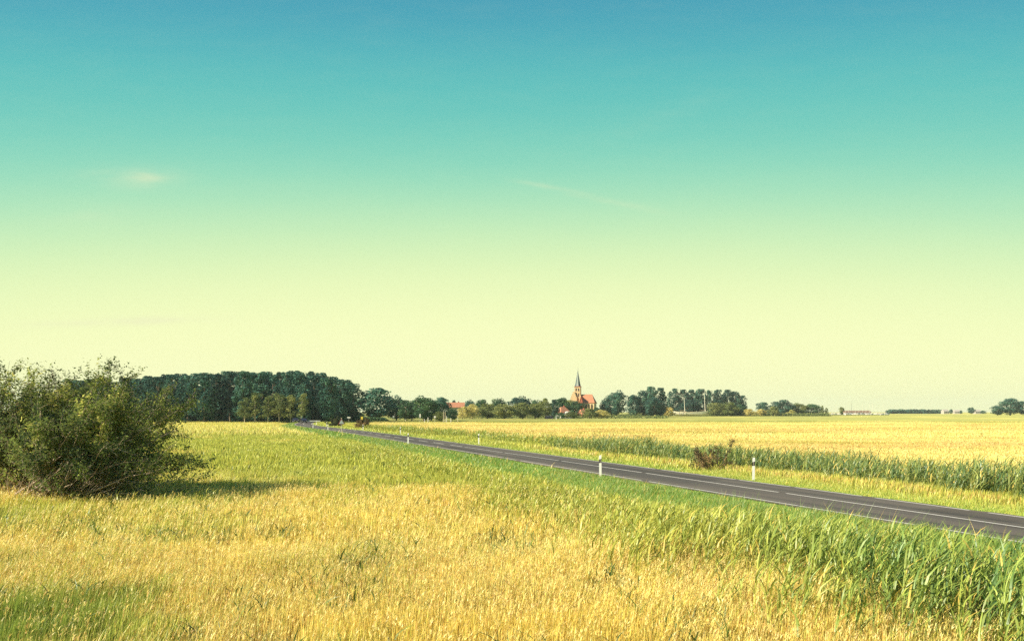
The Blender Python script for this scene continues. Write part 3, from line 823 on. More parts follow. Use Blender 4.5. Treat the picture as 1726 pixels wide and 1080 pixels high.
T = [
 ('broad_tree', 'lower dark tree filling in behind the ship amidships', 1160, 728, 672, 34, 'round', 'teal'),
 ('broad_tree', 'grey olive tree just right of the tall ship mast', 1205, 700, 677, 26, 'round', 'olive'),
 ('broad_tree', 'grey olive tree with pale trunk in front of the right end of the tall row', 1229, 695, 675, 34, 'round', 'olive'),
 ('broad_tree', 'green tree under the right end of the tall row', 1247, 705, 680, 24, 'round', 'green'),
 ('bush', 'pale golden bush right after the tall row', 1262, 690, 688, 26, 'willow', 'gold'),
 ('bush', 'second pale golden bush, below the dark rounded trees', 1282, 700, 689, 26, 'willow', 'gold'),
 ('broad_tree', 'dark rounded tree left of the wide tree right of the row', 1287, 760, 676, 26, 'round', 'teal'),
 ('broad_tree', 'widest dark tree on the right between tall row and marina', 1320, 760, 671, 38, 'round', 'teal'),
 ('bush', 'silvery olive bush in front of the widest dark tree', 1304, 700, 684, 24, 'willow', 'olive'),
 ('broad_tree', 'brownish green tree right of the widest dark tree', 1346, 765, 678, 30, 'round', 'olive'),
 ('broad_tree', 'green tree at the right end of the tree line before the marina', 1367, 770, 680, 34, 'round', 'green'),
 ('bush', 'small pale bush below the brownish green tree', 1334, 710, 690, 18, 'willow', 'gold'),
 ('small_tree', 'thin tall olive tree left of the marina', 1386, 800, 683, 7, 'poplar', 'olive'),
 ('small_tree', 'short thin olive tree left of the marina', 1393, 800, 687, 7, 'poplar', 'olive'),
 ('small_tree', 'small round tree standing in the marina', 1418.5, 880, 684.5, 9, 'round', 'olive'),
 ('small_tree', 'little dark tree on the horizon left of the lone tree', 1603, 1300, 689, 6, 'round', 'teal'),
 ('small_tree', 'tiny dark tree on the horizon beside the pale barns', 1620, 1300, 691, 5, 'round', 'teal'),
 ('broad_tree', 'lone dark tree on the right horizon', 1637, 1250, 685, 12, 'round', 'teal'),
 ('bush', 'low dark thicket on the horizon right of the lone tree', 1658, 1250, 691, 12, 'willow', 'teal'),
 ('broad_tree', 'dark tree at the right edge, left and lower of the pair', 1681, 800, 682, 22, 'round', 'teal'),
 ('broad_tree', 'tall dark tree at the right edge of the picture', 1703, 800, 670, 34, 'round', 'teal'),
 ('broad_tree', 'dark tree cut by the right edge of the picture', 1727, 800, 674, 30, 'round', 'teal'),
]
for nm, lb, px, Y, tp, w, kd, lf in T:
    tree(nm, lb, 'bush' if nm == 'bush' else 'tree', px, Y, tp, w, kd, lf, pale='pale trunk' in lb)

# far wood strip: one mass
def mass(name, label, cat, pts, Y0, Y1, n, size, leaf):
    rg = np.random.default_rng(5)
    px = rg.uniform(pts[0][0], pts[-1][0], n); Y = rg.uniform(Y0, Y1, n)
    tops = np.interp(px, [p_[0] for p_ in pts], [p_[1] for p_ in pts]) + 0.7*(fbm(px/3.0, px*0+2, 3)-0.5)*3
    X = (px-863)/F*Y; z0 = zt(X, Y); zt_ = (693-tops)*Y/F + EYE
    z = z0 + (zt_-z0)*rg.random(n)
    V, F_ = leaves(np.stack([X, Y, z], 1), rg.normal(0, 1, (n, 3)) + np.array([0, -1, 0.5]), size, 0.8, rg)
    o = link(name, np_mesh(name, V, [F_], LM[leaf], {'tint': np.repeat(rg.random(n), 4)}))
    tag(o, label, cat, kind='stuff')
mass('far_wood', 'thin dark strip of far wood on the right horizon', 'wood', [(1494, 693.5), (1500, 691.5), (1520, 691), (1560, 691.5), (1596, 692)], 1400, 1500, 5000, 4.5, 'teal')
mass('low_hedge', 'low green hedge running along the far side of the field left of the road signs', 'hedge', [(540, 709), (548, 704), (560, 702.3), (580, 702.5), (620, 703), (648, 704), (657, 709)], 333, 338, 9000, 0.6, 'green')
mass('hedge_foot', 'undergrowth along the foot of the village trees', 'undergrowth', [(655, 702.5), (700, 701.5), (760, 702), (830, 701), (900, 702), (980, 701), (1030, 700.5), (1125, 700.5)], 466, 560, 12000, 0.7, 'olive')
mass('shore_scrub', 'low olive scrub at the foot of the trees around the moored ship', 'scrub', [(1028, 700), (1060, 697.5), (1110, 697.5), (1140, 699), (1190, 699), (1200, 697), (1260, 696), (1390, 696.5), (1400, 697.5)], 696, 720, 14000, 0.9, 'olive')
mass('wood_undergrowth', 'dark undergrowth beneath the tall left wood', 'undergrowth', [(60, 700), (300, 700), (420, 699), (520, 700), (610, 702)], 322, 330, 16000, 0.7, 'teal')

# ---------------------------------------------------------------- big bush on the left
def branch_paths(rg, origins, dirs, lengths, rad, curve=(0.25, 0, 0.1), k=10):
    out = []
    for o, d, l, r0 in zip(origins, dirs, lengths, rad):
        p = [np.array(o, float)]; dd = np.array(d, float)
        for i in range(k-1):
            dd = dd + rg.normal(0, 0.09, 3) + np.array(curve)/k; dd /= np.linalg.norm(dd)
            p.append(p[-1] + dd*l/(k-1))
        out.append((np.array(p), r0*(1-0.85*np.linspace(0, 1, k))))
    return out
def make_shrub(name, label, cat, loc, seed, nstem, height, spread, lean, nsub, ntwig, leafper, leafsize, lmat, bmat, base_r=0.8, leafstart=0.25, stem_r=0.045, low=0.2, bare=0):
    rg = np.random.default_rng(seed)
    org, dr, ln, rd = [], [], [], []
    for i in range(nstem):
        a = rg.uniform(0, 2*np.pi); q = np.sqrt(rg.random())
        t = rg.random()
        e = low + (1.35-low)*t
        az = rg.uniform(0, 2*np.pi)
        d = np.array([np.cos(az)*np.cos(e)*spread + lean, np.sin(az)*np.cos(e)*spread*0.8, np.sin(e)])
        d /= np.linalg.norm(d)
        org.append((base_r*q*np.cos(a), base_r*q*np.sin(a)*0.6, -0.05)); dr.append(d)
        ln.append(height*rg.uniform(0.75, 1.12)*(0.82+0.18*np.sin(e))); rd.append(stem_r*rg.uniform(0.6, 1.2))
    stems = branch_paths(rg, org, dr, ln, rd, (0.15, 0, 0.05), 12)
    subs = []
    for p, r in stems:
        for j in range(nsub):
            i = rg.integers(2, 11); d = p[min(i+1, 11)]-p[i-1]; d /= np.linalg.norm(d)
            d = d + rg.normal(0, 0.5, 3); d /= np.linalg.norm(d)
            subs += branch_paths(rg, [p[i]], [d], [height*rg.uniform(0.16, 0.36)*(1.2-i/16)], [r[i]*0.6], (0.1, 0, 0.15), 7)
    twigs = []
    for p, r in subs:
        for j in range(ntwig):
            i = rg.integers(1, 6); d = p[i+1]-p[i]; d /= np.linalg.norm(d)
            d = d + rg.normal(0, 0.6, 3); d /= np.linalg.norm(d)
            twigs += branch_paths(rg, [p[i]], [d], [height*rg.uniform(0.06, 0.13)], [0.006], (0.05, 0, 0.15), 5)
    extra = []
    for i in range(bare):      # leafless stems slanting out of the front
        e = rg.uniform(0.12, 0.85); az = rg.uniform(-0.75, 0.15)
        d = (np.cos(az)*np.cos(e), np.sin(az)*np.cos(e), np.sin(e))
        st = branch_paths(rg, [(rg.uniform(-1.6, 1.5), rg.uniform(-1.7, -0.8), -0.05)], [d], [rg.uniform(1.6, 3.6)], [rg.uniform(0.022, 0.04)], (0.1, 0, 0.1), 10)
        extra += st
        for j in range(4):
            p, r = st[0]; i0 = rg.integers(3, 8); dd = p[i0+1]-p[i0]; dd = dd/np.linalg.norm(dd) + rg.normal(0, 0.35, 3); dd /= np.linalg.norm(dd)
            extra += branch_paths(rg, [p[i0]], [dd], [rg.uniform(0.5, 1.2)], [r[i0]*0.6], (0.05, 0, 0.1), 6)
    V, F_ = tubes(stems+subs+twigs+extra, 4)
    root = thing(name, label, cat, loc)
    link('branches', np_mesh('branches', V, [F_], bmat, smooth=True), root)
    cs = []
    for p, r in twigs + subs:
        k = len(p); m = leafper if k == 5 else leafper*2
        t = rg.random(m)*(k-1); i = np.minimum(t.astype(int), k-2); f_ = (t-i)[:, None]
        cs.append(p[i]*(1-f_) + p[i+1]*f_ + rg.normal(0, leafsize*0.7, (m, 3)))
    c = np.concatenate(cs)
    c = c[c[:, 2] > 0.15]
    # fewer leaves low down inside, where stems show
    rr = c[:, 2]/height
    c = c[rg.random(len(c)) < np.clip(0.10 + rr*2.0, 0, 1)]
    cen = np.array([lean*height*0.3, 0, height*0.35])
    nrm = c - cen; nrm /= np.linalg.norm(nrm, axis=1)[:, None]
    V, F_ = leaves(c, nrm*0.6 + np.array([0, 0, 0.5]), leafsize, 0.5, rg)
    big = fbm(c[:, 0]*0.9+20, c[:, 2]*0.9+c[:, 1], 3)
    tint = np.clip(0.55*sstep(0.3, 0.7, big) + 0.45*rg.random(len(c)), 0, 1)
    link('foliage', np_mesh('foliage', V, [F_], lmat, {'tint': np.repeat(tint, 4)}), root)
    return root
LB = leaf_mat('leaf_big_shrub', (0.04, 0.068, 0.04), (0.29, 0.34, 0.075), (0.90, 0.78, 0.24), 0.35, 0.0)  # ramp ends put the bush's shade and sunlit highlights into leaf colour
twig_bark = simple_mat('twig_bark', (0.50, 0.40, 0.30), 0.85, 0.4, 9)
x0, y0, z0 = P(104, 32.5)
make_shrub('willow_shrub', 'large tangled shrub with many slanting stems, leaning over the meadow at the left', 'shrub', (x0, y0, z0), 21, 78, 5.45, 0.85, 0.46, 10, 8, 12, 0.115, LB, twig_bark, 1.7, low=0.06, bare=40)
x0, y0, z0 = P(2, 33.5)
make_shrub('willow_shrub', 'tall shrub cut by the left edge, taller than the slanting one beside it', 'shrub', (x0, y0, z0), 33, 44, 5.3, 0.6, 0.15, 10, 8, 14, 0.11, LB, twig_bark, 1.4, low=0.3, bare=10)

# small shrubs by the road
SB = leaf_mat('leaf_rusty_shrub', (0.08, 0.07, 0.05), (0.30, 0.20, 0.09), (0.60, 0.36, 0.15), 0.25, 0.0)
x0, y0, z0 = P(1209, 46)
make_shrub('rusty_shrub', 'rusty brown half bare shrub on the far verge left of the right marker post', 'shrub', (x0, y0, z0), 8, 18, 1.85, 2.1, 0.12, 7, 5, 6, 0.085, SB, simple_mat('dark_twig', (0.07, 0.055, 0.05), 0.9), 0.12, stem_r=0.022, low=0.25)
SG = leaf_mat('leaf_grey_shrub', (0.05, 0.065, 0.04), (0.12, 0.13, 0.06), (0.2, 0.17, 0.08), 0.25, 0.0)
x0, y0, z0 = P(565, 196)
make_shrub('round_shrub', 'dark round shrub behind the triangular sign', 'shrub', (x0, y0, z0), 12, 34, 2.3, 1.3, 0.0, 6, 5, 9, 0.16, SG, bark, 0.8, low=0.1)
x0, y0, z0 = P(612, 172)
make_shrub('round_shrub', 'brownish shrub beyond the road with a white post in front', 'shrub', (x0, y0, z0), 14, 32, 2.2, 1.4, 0.0, 6, 5, 8, 0.16, SB, bark, 0.8, low=0.15)

# ---------------------------------------------------------------- marker posts and signs
white = simple_mat('white_plastic', (0.80, 0.78, 0.72), 0.5, 0.06, 3)
black = simple_mat('black_plastic', (0.03, 0.03, 0.045), 0.5, 0.1)
grey = simple_mat('grey_metal', (0.40, 0.40, 0.38), 0.45, 0.1, metallic=0.3)
reflm = simple_mat('reflector', (0.30, 0.26, 0.20), 0.3, 0.1, spec=0.5)
def post_meshes():
    def ring(z, s=1.0):
        w, d = 0.06*s, 0.05*s
        return [(-w, -d, z), (w, -d, z), (w*0.55, d, z), (-w*0.55, d, z)]
    a = MB(); a.loft([ring(-0.1), ring(0.68)]); a.loft([ring(0.86), ring(1.02), [(-0.055, -0.045, 1.045), (0.055, -0.045, 1.065), (0.03, 0.045, 1.065), (-0.03, 0.045, 1.045)]])
    b = MB()
    b.loft([[(-0.062, -0.052, 0.665), (0.062, -0.052, 0.715), (0.035, 0.052, 0.715), (-0.035, 0.052, 0.665)],
            [(-0.062, -0.052, 0.845), (0.062, -0.052, 0.895), (0.035, 0.052, 0.895), (-0.035, 0.052, 0.845)]])
    c = MB(); c.box(-0.016, 0.016, -0.060, -0.0525, 0.70, 0.86)
    return a, b, c
_pm = None
def marker_post(px, n_road, label, tilt=0.0):
    """post on the line n = n_road, seen in column px"""
    global _pm
    k = (px-863)/F; Y = n_road/(k*DY - DX)
    for _ in range(6):      # allow for the bend
        X = k*Y; n_, s_ = ns(np.array([X]), np.array([Y])); Y += (n_road - n_[0])/(k*DY-DX)
    X = k*Y
    t = thing('marker_post', label, 'marker post', (X, Y, float(zt(X, Y))), math.atan2(DX, DY)*0.3, 'marker posts along the road')
    t.rotation_euler[1] = tilt
    if _pm is None:
        a, b, c = post_meshes()
        _pm = (a.build('shaft', white, t), b.build('black_band', black, t), c.build('reflector', reflm, t))
    else:
        for o in _pm:
            q = o.copy(); COL.objects.link(q); q.parent = t
    return t
marker_post(1269.5, 24.0, 'white marker post with black band on the far verge, nearest and rightmost', 0.02)
marker_post(1012, 18.15, 'white marker post with black band on the near verge, standing against the asphalt', -0.01)
marker_post(807, 24.3, 'white marker post on the far verge, middle distance, second from the right on that side')
marker_post(688, 18.2, 'white marker post on the near verge, middle distance, where the road narrows', 0.01)
marker_post(675, 24.2, 'white marker post on the far verge just left behind the near one')
marker_post(612, 24.2, 'white marker post on the far verge in front of the brownish shrub')
marker_post(552.8, 18.1, 'white marker post on the near verge left of the triangular sign')
marker_post(550.6, 24.2, 'small white marker post on the far verge left of the dark round shrub')
marker_post(533.6, 24.2, 'tiny white marker post on the far verge right of the two cars')
marker_post(527.7, 18.0, 'tiny white marker post on the near verge right of the two cars')

red = simple_mat('sign_red', (0.55, 0.06, 0.05), 0.5, 0.05)
signwhite = simple_mat('sign_white', (0.82, 0.80, 0.76), 0.5, 0.04)
yellow = simple_mat('sign_yellow', (0.80, 0.62, 0.08), 0.5, 0.05)
def sign_at(px, n_road): 
    k = (px-863)/F; Y = n_road/(k*DY-DX); return k*Y, Y
x, y = sign_at(575.5, 18.1)
t = thing('warning_sign', 'triangular white warning sign with red rim on a pale pole at the near verge', 'road sign', (x, y, float(zt(x, y))), 0.25)
m = MB(); m.tube((0, 0, -0.1), (0, 0, 2.3), 0.045, 0.045, 8); m.build('pole', simple_mat('pale_pole', (0.66, 0.60, 0.42), 0.6), t)
def tri(s, z, y0, y1, mb):
    h = s*0.866; mb.prism([(-s/2, z), (s/2, z), (0, z+h)], y0, y1)
m = MB(); tri(1.0, 1.30, -0.075, -0.05, m); m.build('sign_rim', red, t)
m = MB(); tri(0.80, 1.358, -0.085, -0.0755, m); m.build('sign_face', signwhite, t)
def pole_sign(name, label, px, Y, h, panel, mat, shape='rect', poler=0.05):
    x, y, z = P(px, Y)
    t = thing(name, label, 'road sign', (x, y, z), 0.1)
    m = MB(); m.tube((0, 0, -0.1), (0, 0, h), poler, poler, 6); m.build('pole', grey, t)
    w, hh = panel; m = MB()
    if shape == 'rect': m.box(-w/2, w/2, -0.10, -0.055, h-hh, h)
    else:
        ring = [(w/2*math.cos(a), h-w/2+w/2*math.sin(a)) for a in [2*math.pi*k/14 for k in range(14)]]
        m.prism(ring, -0.10, -0.055)
    m.build('sign_panel', mat, t)
    return t
pole_sign('place_name_sign', 'small blank yellow sign just above the brownish shrub', 610, 262, 2.4, (0.65, 1.0), yellow)
pole_sign('road_sign', 'small white sign under the dark trees right of the broad tree', 663, 300, 2.3, (0.55, 0.6), signwhite)
pole_sign('road_sign', 'tall narrow white sign in front of the wide round tree', 708, 300, 3.1, (0.5, 1.2), signwhite)
pole_sign('road_sign', 'small round white sign left of the two pale poles', 733, 300, 2.4, (0.75, 0.7), signwhite, 'round')
pole_sign('road_sign', 'small white sign low above the left end of the hedge', 588, 266, 2.2, (1.0, 0.4), signwhite)
def pole(label, px, Y, h, r, mat):
    x, y, z = P(px, Y); m = MB(); m.tube((0, 0, -0.1), (0, 0, h), r, r*0.8, 6); m.tube((0, 0, h), (0, 0, h+0.08), r*1.4, r*0.6, 6)
    o = m.build('pole', mat); o.location = (x, y, z); tag(o, label, 'pole'); return o
pp = simple_mat('pale_wood', (0.62, 0.55, 0.40), 0.8, 0.2)
pole('thin dark pole right beside the small white sign under the trees', 665.3, 300, 3.2, 0.05, grey)
pole('left one of two tall pale poles beside the small grey green tree', 747.5, 300, 4.0, 0.09, pp)
pole('right one of two tall pale poles beside the small grey green tree', 750.3, 300, 4.0, 0.09, pp)
pole('short white pole in front of the dark park trees, left one', 715.8, 300, 1.2, 0.08, white)
pole('short white pole in front of the dark park trees, thicker one', 721.5, 300, 1.8, 0.12, white)
pole('short white pole right after the two tall pale poles', 752.8, 301, 2.3, 0.09, white)
pole('low white pole between the pale poles and the willows', 760, 300, 1.6, 0.10, white)
pole('pale pole at the left foot of the golden willows', 771.5, 310, 1.7, 0.10, pp)
pole('white pole right beside the dark parked van at the field edge', 937.5, 420, 2.0, 0.14, white)

# guard rail near the cars
x, y, z = P(528, 262)
t = thing('guard_rail', 'low pale guard rail beside the road bend near the cars', 'guard rail', (x, y, z), 0.12)
m = MB(); m.box(-2.2, 2.2, -0.03, 0.03, 0.62, 0.88); m.build('beam', white, t)
for xx in (-1.9, -0.6, 0.7, 2.0):
    m = MB(); m.box(xx-0.05, xx+0.05, 0.0305, 0.10, -0.1, 0.86); m.build('post', grey, t)

# ---------------------------------------------------------------- cars
glass = simple_mat('car_glass', (0.03, 0.04, 0.06), 0.1, 0.1, spec=0.8)
tyre = simple_mat('tyre', (0.02, 0.02, 0.022), 0.9)
lampm = simple_mat('lamp_glass', (0.8, 0.78, 0.7), 0.2, 0.05, spec=0.8)
tail = simple_mat('tail_lamp', (0.5, 0.03, 0.02), 0.3, 0.05)
def make_car(label, loc, rz, paintm, van=False, group=None):
    t = thing('parked_van' if van else 'car', label, 'van' if van else 'car', loc, rz, group)
    h = 1.9 if van else 1.45
    # body: front faces -y
    if van: prof = [(-2.2, 0.28), (2.2, 0.28), (2.22, 0.9), (2.15, h-0.1), (1.95, h), (-1.0, h), (-1.25, h-0.08), (-1.75, 1.1), (-2.2, 0.95)]
    else: prof = [(-2.1, 0.25), (2.1, 0.25), (2.15, 0.6), (2.05, 0.95), (1.9, 1.0), (1.35, h-0.04), (1.1, h), (-0.25, h), (-0.45, h-0.04), (-1.15, 0.98), (-2.0, 0.8), (-2.15, 0.55)]
    m = MB(); m.prism_x([(y_, z_) for y_, z_ in prof], -0.86, 0.86)
    b = m.build('body', paintm, t, bevel=0.06)
    g = MB()
    if van: g.add([(-0.74, -1.30, h-0.16), (0.74, -1.30, h-0.16), (0.78, -1.74, 1.16), (-0.78, -1.74, 1.16)], [(0, 3, 2, 1)])
    else: g.add([(-0.68, -0.53, h-0.08), (0.68, -0.53, h-0.08), (0.76, -1.14, 1.02), (-0.76, -1.14, 1.02)], [(0, 3, 2, 1)])
    gl = g.build('windscreen', glass, t)
    s = gl.modifiers.new('solid', 'SOLIDIFY'); s.thickness = 0.03; s.offset = 1
    for sx in (-1, 1):
        w = MB(); y1 = 1.2 if not van else 1.9; y0 = -0.85 if not van else -1.35
        w.box(min(sx*0.862, sx*0.885), max(sx*0.862, sx*0.885), y0+0.3, y1, 1.0 if not van else 1.1, h-0.12); w.build('side_window', glass, t)
        l = MB(); l.box(sx*0.66-0.14, sx*0.66+0.14, -2.19 if not van else -2.25, -2.02, 0.62, 0.76); l.build('headlight', lampm, t)
        l = MB(); l.box(sx*0.70-0.10, sx*0.70+0.10, 2.0, 2.19 if not van else 2.25, 0.70, 0.86); l.build('tail_light', tail, t)
        for yy in (-1.3, 1.3):
            w = MB(); w.tube((sx*0.70, yy, 0.32), (sx*0.90, yy, 0.32), 0.32, 0.32, 16); wo_ = w.build('wheel', tyre, t)
            r_ = MB(); r_.tube((sx*0.901, yy, 0.32), (sx*0.915, yy, 0.32), 0.18, 0.16, 12); r_.build('rim', grey, wo_)
    m = MB(); m.box(-0.26, 0.26, -2.20 if not van else -2.24, -2.155, 0.38, 0.49); m.build('number_plate', signwhite, t)
    return t
navy = simple_mat('dark_blue_paint', (0.015, 0.02, 0.05), 0.4, 0.05, spec=0.3)
blackp = simple_mat('black_paint', (0.012, 0.012, 0.025), 0.4, 0.05, spec=0.3)
GC = 'cars coming along the road'
x, y, z = P(512, 262)
make_car('dark car on the road near the wood, nearer and right of the two', (x, y, z+0.08), 0.36, blackp, group=GC)
x, y, z = P(498.5, 285)
make_car('dark blue car on the road, farther and left of the two', (x, y, z+0.08), 0.42, navy, group=GC)
x, y, z = P(926.5, 425)
make_car('dark van parked at the foot of the village trees', (x, y, z), 1.45, blackp, True)

# ---------------------------------------------------------------- houses and church
def tile_mat(name, col, scale=5):
    m, t, out = mat_new(name)
    b = t.nodes.new('ShaderNodeBsdfPrincipled'); tcn = t.nodes.new('ShaderNodeTexCoord')
    w = t.nodes.new('ShaderNodeTexBrick'); w.inputs['Scale'].default_value = scale
    w.inputs['Color1'].default_value = (*col, 1); w.inputs['Color2'].default_value = (*[c*0.78 for c in col], 1); w.inputs['Mortar'].default_value = (*[c*0.6 for c in col], 1)
    w.inputs['Mortar Size'].default_value = 0.03
    mp_ = t.nodes.new('ShaderNodeMapping'); mp_.inputs['Rotation'].default_value = (R(90), 0, 0)
    t.links.new(tcn.outputs['Object'], mp_.inputs[0]); t.links.new(mp_.outputs[0], w.inputs[0])
    nz_ = t.nodes.new('ShaderNodeTexNoise'); nz_.inputs['Scale'].default_value = 0.6; nz_.inputs['Detail'].default_value = 5
    t.links.new(tcn.outputs['Object'], nz_.inputs['Vector'])
    mr = t.nodes.new('ShaderNodeMapRange'); mr.inputs[3].default_value = 0.75; mr.inputs[4].default_value = 1.25
    t.links.new(nz_.outputs[0], mr.inputs[0])
    vm = t.nodes.new('ShaderNodeVectorMath'); vm.operation = 'SCALE'
    t.links.new(w.outputs[0], vm.inputs[0]); t.links.new(mr.outputs[0], vm.inputs['Scale'])
    t.links.new(vm.outputs[0], b.inputs['Base Color']); b.inputs['Roughness'].default_value = 0.85; b.inputs['Specular IOR Level'].default_value = 0.15
    t.links.new(b.outputs[0], out.inputs[0]); return m
roof_o = tile_mat('orange_roof_tile', (0.60, 0.27, 0.15), 3)
brick_o = tile_mat('church_brick', (0.74, 0.54, 0.29), 4)
brick_r = tile_mat('red_brick', (0.48, 0.15, 0.09), 4)
plaster = simple_mat('pale_plaster', (0.70, 0.60, 0.38), 0.9, 0.1, 0.5)
render_w = simple_mat('white_plaster', (0.72, 0.68, 0.58), 0.9, 0.08, 0.5)
slate = simple_mat('spire_slate', (0.05, 0.075, 0.085), 0.35, 0.25, 1.5, spec=0.6)
metal_lit_face = simple_mat('finial_metal_lit_face', (0.50, 0.52, 0.42), 0.3, 0.15, 1.5, metallic=0.4)  # metal of the finial; also the painted lit face of the spire
darkw = simple_mat('dark_window', (0.04, 0.035, 0.05), 0.3, 0.1)
brown = simple_mat('brown_wood', (0.26, 0.17, 0.11), 0.8, 0.2, 1)
def house(label, px, Y, rz, w, d, eave, ridge, wallm, roofm, hip=0.0, nwin=4, chim=True, name='house', cat='house'):
    x, y, z = P(px, Y)
    t = thing(name, label, cat, (x, y, z), rz)
    m = MB(); m.box(-w/2, w/2, -d/2, d/2, -0.3, eave)
    if hip == 0:
        for sx in (-1, 1):   # gable triangles
            m.prism_x([(-d/2, eave), (d/2, eave), (0, ridge-0.02)], sx*w/2-0.12, sx*w/2+0.12)
    m.build('wall', wallm, t)
    o = 0.4; hx = hip*w/2
    m = MB()
    A = [(-w/2-o, -d/2-o, eave-0.25), (w/2+o, -d/2-o, eave-0.25), (w/2+o, d/2+o, eave-0.25), (-w/2-o, d/2+o, eave-0.25), (-w/2-o+hx, 0, ridge), (w/2+o-hx, 0, ridge)]
    m.add(A, [(0, 1, 5, 4), (2, 3, 4, 5), (1, 2, 5), (3, 0, 4)] if hip else [(0, 1, 5, 4), (2, 3, 4, 5)])
    r = m.build('roof', roofm, t); s = r.modifiers.new('solid', 'SOLIDIFY'); s.thickness = 0.22; s.offset = 1
    if chim:
        c = MB(); c.box(w*0.18-0.35, w*0.18+0.35, 0.1, 0.8, ridge-1.2, ridge+0.9); c.build('chimney', brick_r, r)
    for i in range(nwin):
        xx = -w/2 + w*(i+0.5)/nwin
        wn = MB(); wn.box(xx-0.45, xx+0.45, -d/2-0.03, -d/2+0.05, eave*0.40, eave*0.40+1.2); f_ = wn.build('window', darkw, t)
        fr = MB(); fr.box(xx-0.55, xx+0.55, -d/2-0.10, -d/2-0.001, eave*0.40-0.12, eave*0.40-0.002); fr.build('sill', white, f_)
    return t
house('long house with orange tiled roof between the dark park trees and the willows', 768, 520, 0.12, 10.5, 8, 6.6, 9.4, plaster, roof_o, 0.0, 5)
house('house with small orange hipped roof and pale walls in front of the church trees', 949, 480, 0.5, 6.2, 6.0, 3.2, 6.4, render_w, roof_o, 0.7, 2)
house('small white flat building right of the orange hipped roof', 957.5, 470, 0.2, 3.2, 3.5, 2.9, 3.9, render_w, render_w, 0.5, 1, False, 'outbuilding', 'building')
house('low cottage with red roof below the church tower', 983, 500, 0.6, 5.5, 5.0, 2.4, 5.0, brick_r, roof_o, 0.4, 2)
# sheds behind the marina and barns on the horizon
house('long low brown boat shed behind the marina, left one', 1437, 960, 0.05, 22, 9, 2.9, 4.8, brown, brown, 0.1, 5, False, 'boat_shed', 'shed')
house('low reddish boat shed behind the marina, right one', 1457, 965, -0.05, 12, 8, 2.9, 4.8, simple_mat('reddish_wood', (0.36, 0.2, 0.13), 0.8), brown, 0.1, 3, False, 'boat_shed', 'shed')
pale_r = simple_mat('pale_roof', (0.42, 0.38, 0.32), 0.8)
house('pale barn on the far horizon left of the little dark tree', 1593, 1320, 0.1, 9, 8, 4.0, 6.8, pale_r, pale_r, 0.2, 3, False, 'barn', 'barn')
house('pale barn on the far horizon between little tree and lone tree', 1613, 1330, -0.1, 10, 8, 3.6, 6.2, pale_r, pale_r, 0.2, 3, False, 'barn', 'barn')
house('pale barn on the far horizon right behind the lone tree', 1647, 1330, 0.0, 9, 8, 3.8, 6.6, pale_r, pale_r, 0.2, 3, False, 'barn', 'barn')

# church
CY = 560.0; M = CY/F                           # metres per frame pixel at the church
cx, cy, cz = P(974, CY)
ch = thing('church', 'brick village church with pointed dark spire and orange nave roof above the trees', 'church', (cx, cy, cz), R(-14))
def zc(row): return (693-row)*M + EYE - cz     # height above church base for a picture row
tw = 5.0*M                                      # half width of the tower
m = MB(); m.box(-tw, tw, -tw, tw, -0.5, zc(652))
m.build('tower', brick_o, ch)
m = MB(); m.box(-tw-0.15, tw+0.15, -tw-0.15, tw+0.15, zc(652)+0.002, zc(650.8)); m.build('tower_cornice', brick_r, ch)
for sx in (-1, 1):
    for z0_, z1_ in ((zc(659), zc(654)), (zc(668), zc(662.5))):
        m = MB(); m.prism([(sx*tw*0.42-0.38, z0_), (sx*tw*0.42+0.38, z0_), (sx*tw*0.42+0.38, z1_-0.4), (sx*tw*0.42, z1_), (sx*tw*0.42-0.38, z1_-0.4)], -tw-0.06, -tw+0.05)
        m.build('belfry_window', darkw, ch)
m = MB(); m.box(tw-0.05, tw+0.5, -tw-0.4, -tw+0.3, -0.5, zc(666)); m.box(-tw-0.5, -tw+0.05, -tw-0.4, -tw+0.3, -0.5, zc(668)); m.build('buttress', brick_o, ch)
rings = []
for row, r_ in ((650.8, tw*1.0), (647, tw*0.80), (640, tw*0.58), (632, tw*0.28), (624, 0.10)):
    rings.append([(r_*math.cos(math.pi/8+k*math.pi/4)*1.05, r_*math.sin(math.pi/8+k*math.pi/4)*1.05, zc(row)) for k in range(8)])
m = MB(); m.loft(rings); m.build('spire', slate, ch)
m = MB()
for a, b in zip(rings[:-1], rings[1:]):         # pale overlay paints the sky-bright lit face onto the slate
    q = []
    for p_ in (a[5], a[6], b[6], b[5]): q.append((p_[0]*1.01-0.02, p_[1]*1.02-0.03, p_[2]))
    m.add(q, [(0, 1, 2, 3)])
sp = m.build('spire_lit_face', metal_lit_face, ch); s = sp.modifiers.new('solid', 'SOLIDIFY'); s.thickness = 0.05; s.offset = 1
m = MB(); m.tube((0, 0, zc(624)-0.1), (0, 0, zc(618)), 0.07, 0.04, 6); m.box(-0.45, 0.45, -0.04, 0.04, zc(620.5), zc(620.5)+0.12)
m.add([(0.25*math.cos(a)*s2, 0.25*math.sin(a)*s2, zc(622.5)+zz) for zz, s2 in ((-0.25, .3), (0, 1), (0.25, .3)) for a in [k*math.pi/4 for k in range(8)]], [(i*8+k, i*8+(k+1) % 8, (i+1)*8+(k+1) % 8, (i+1)*8+k) for i in range(2) for k in range(8)])
m.build('finial', metal_lit_face, ch)
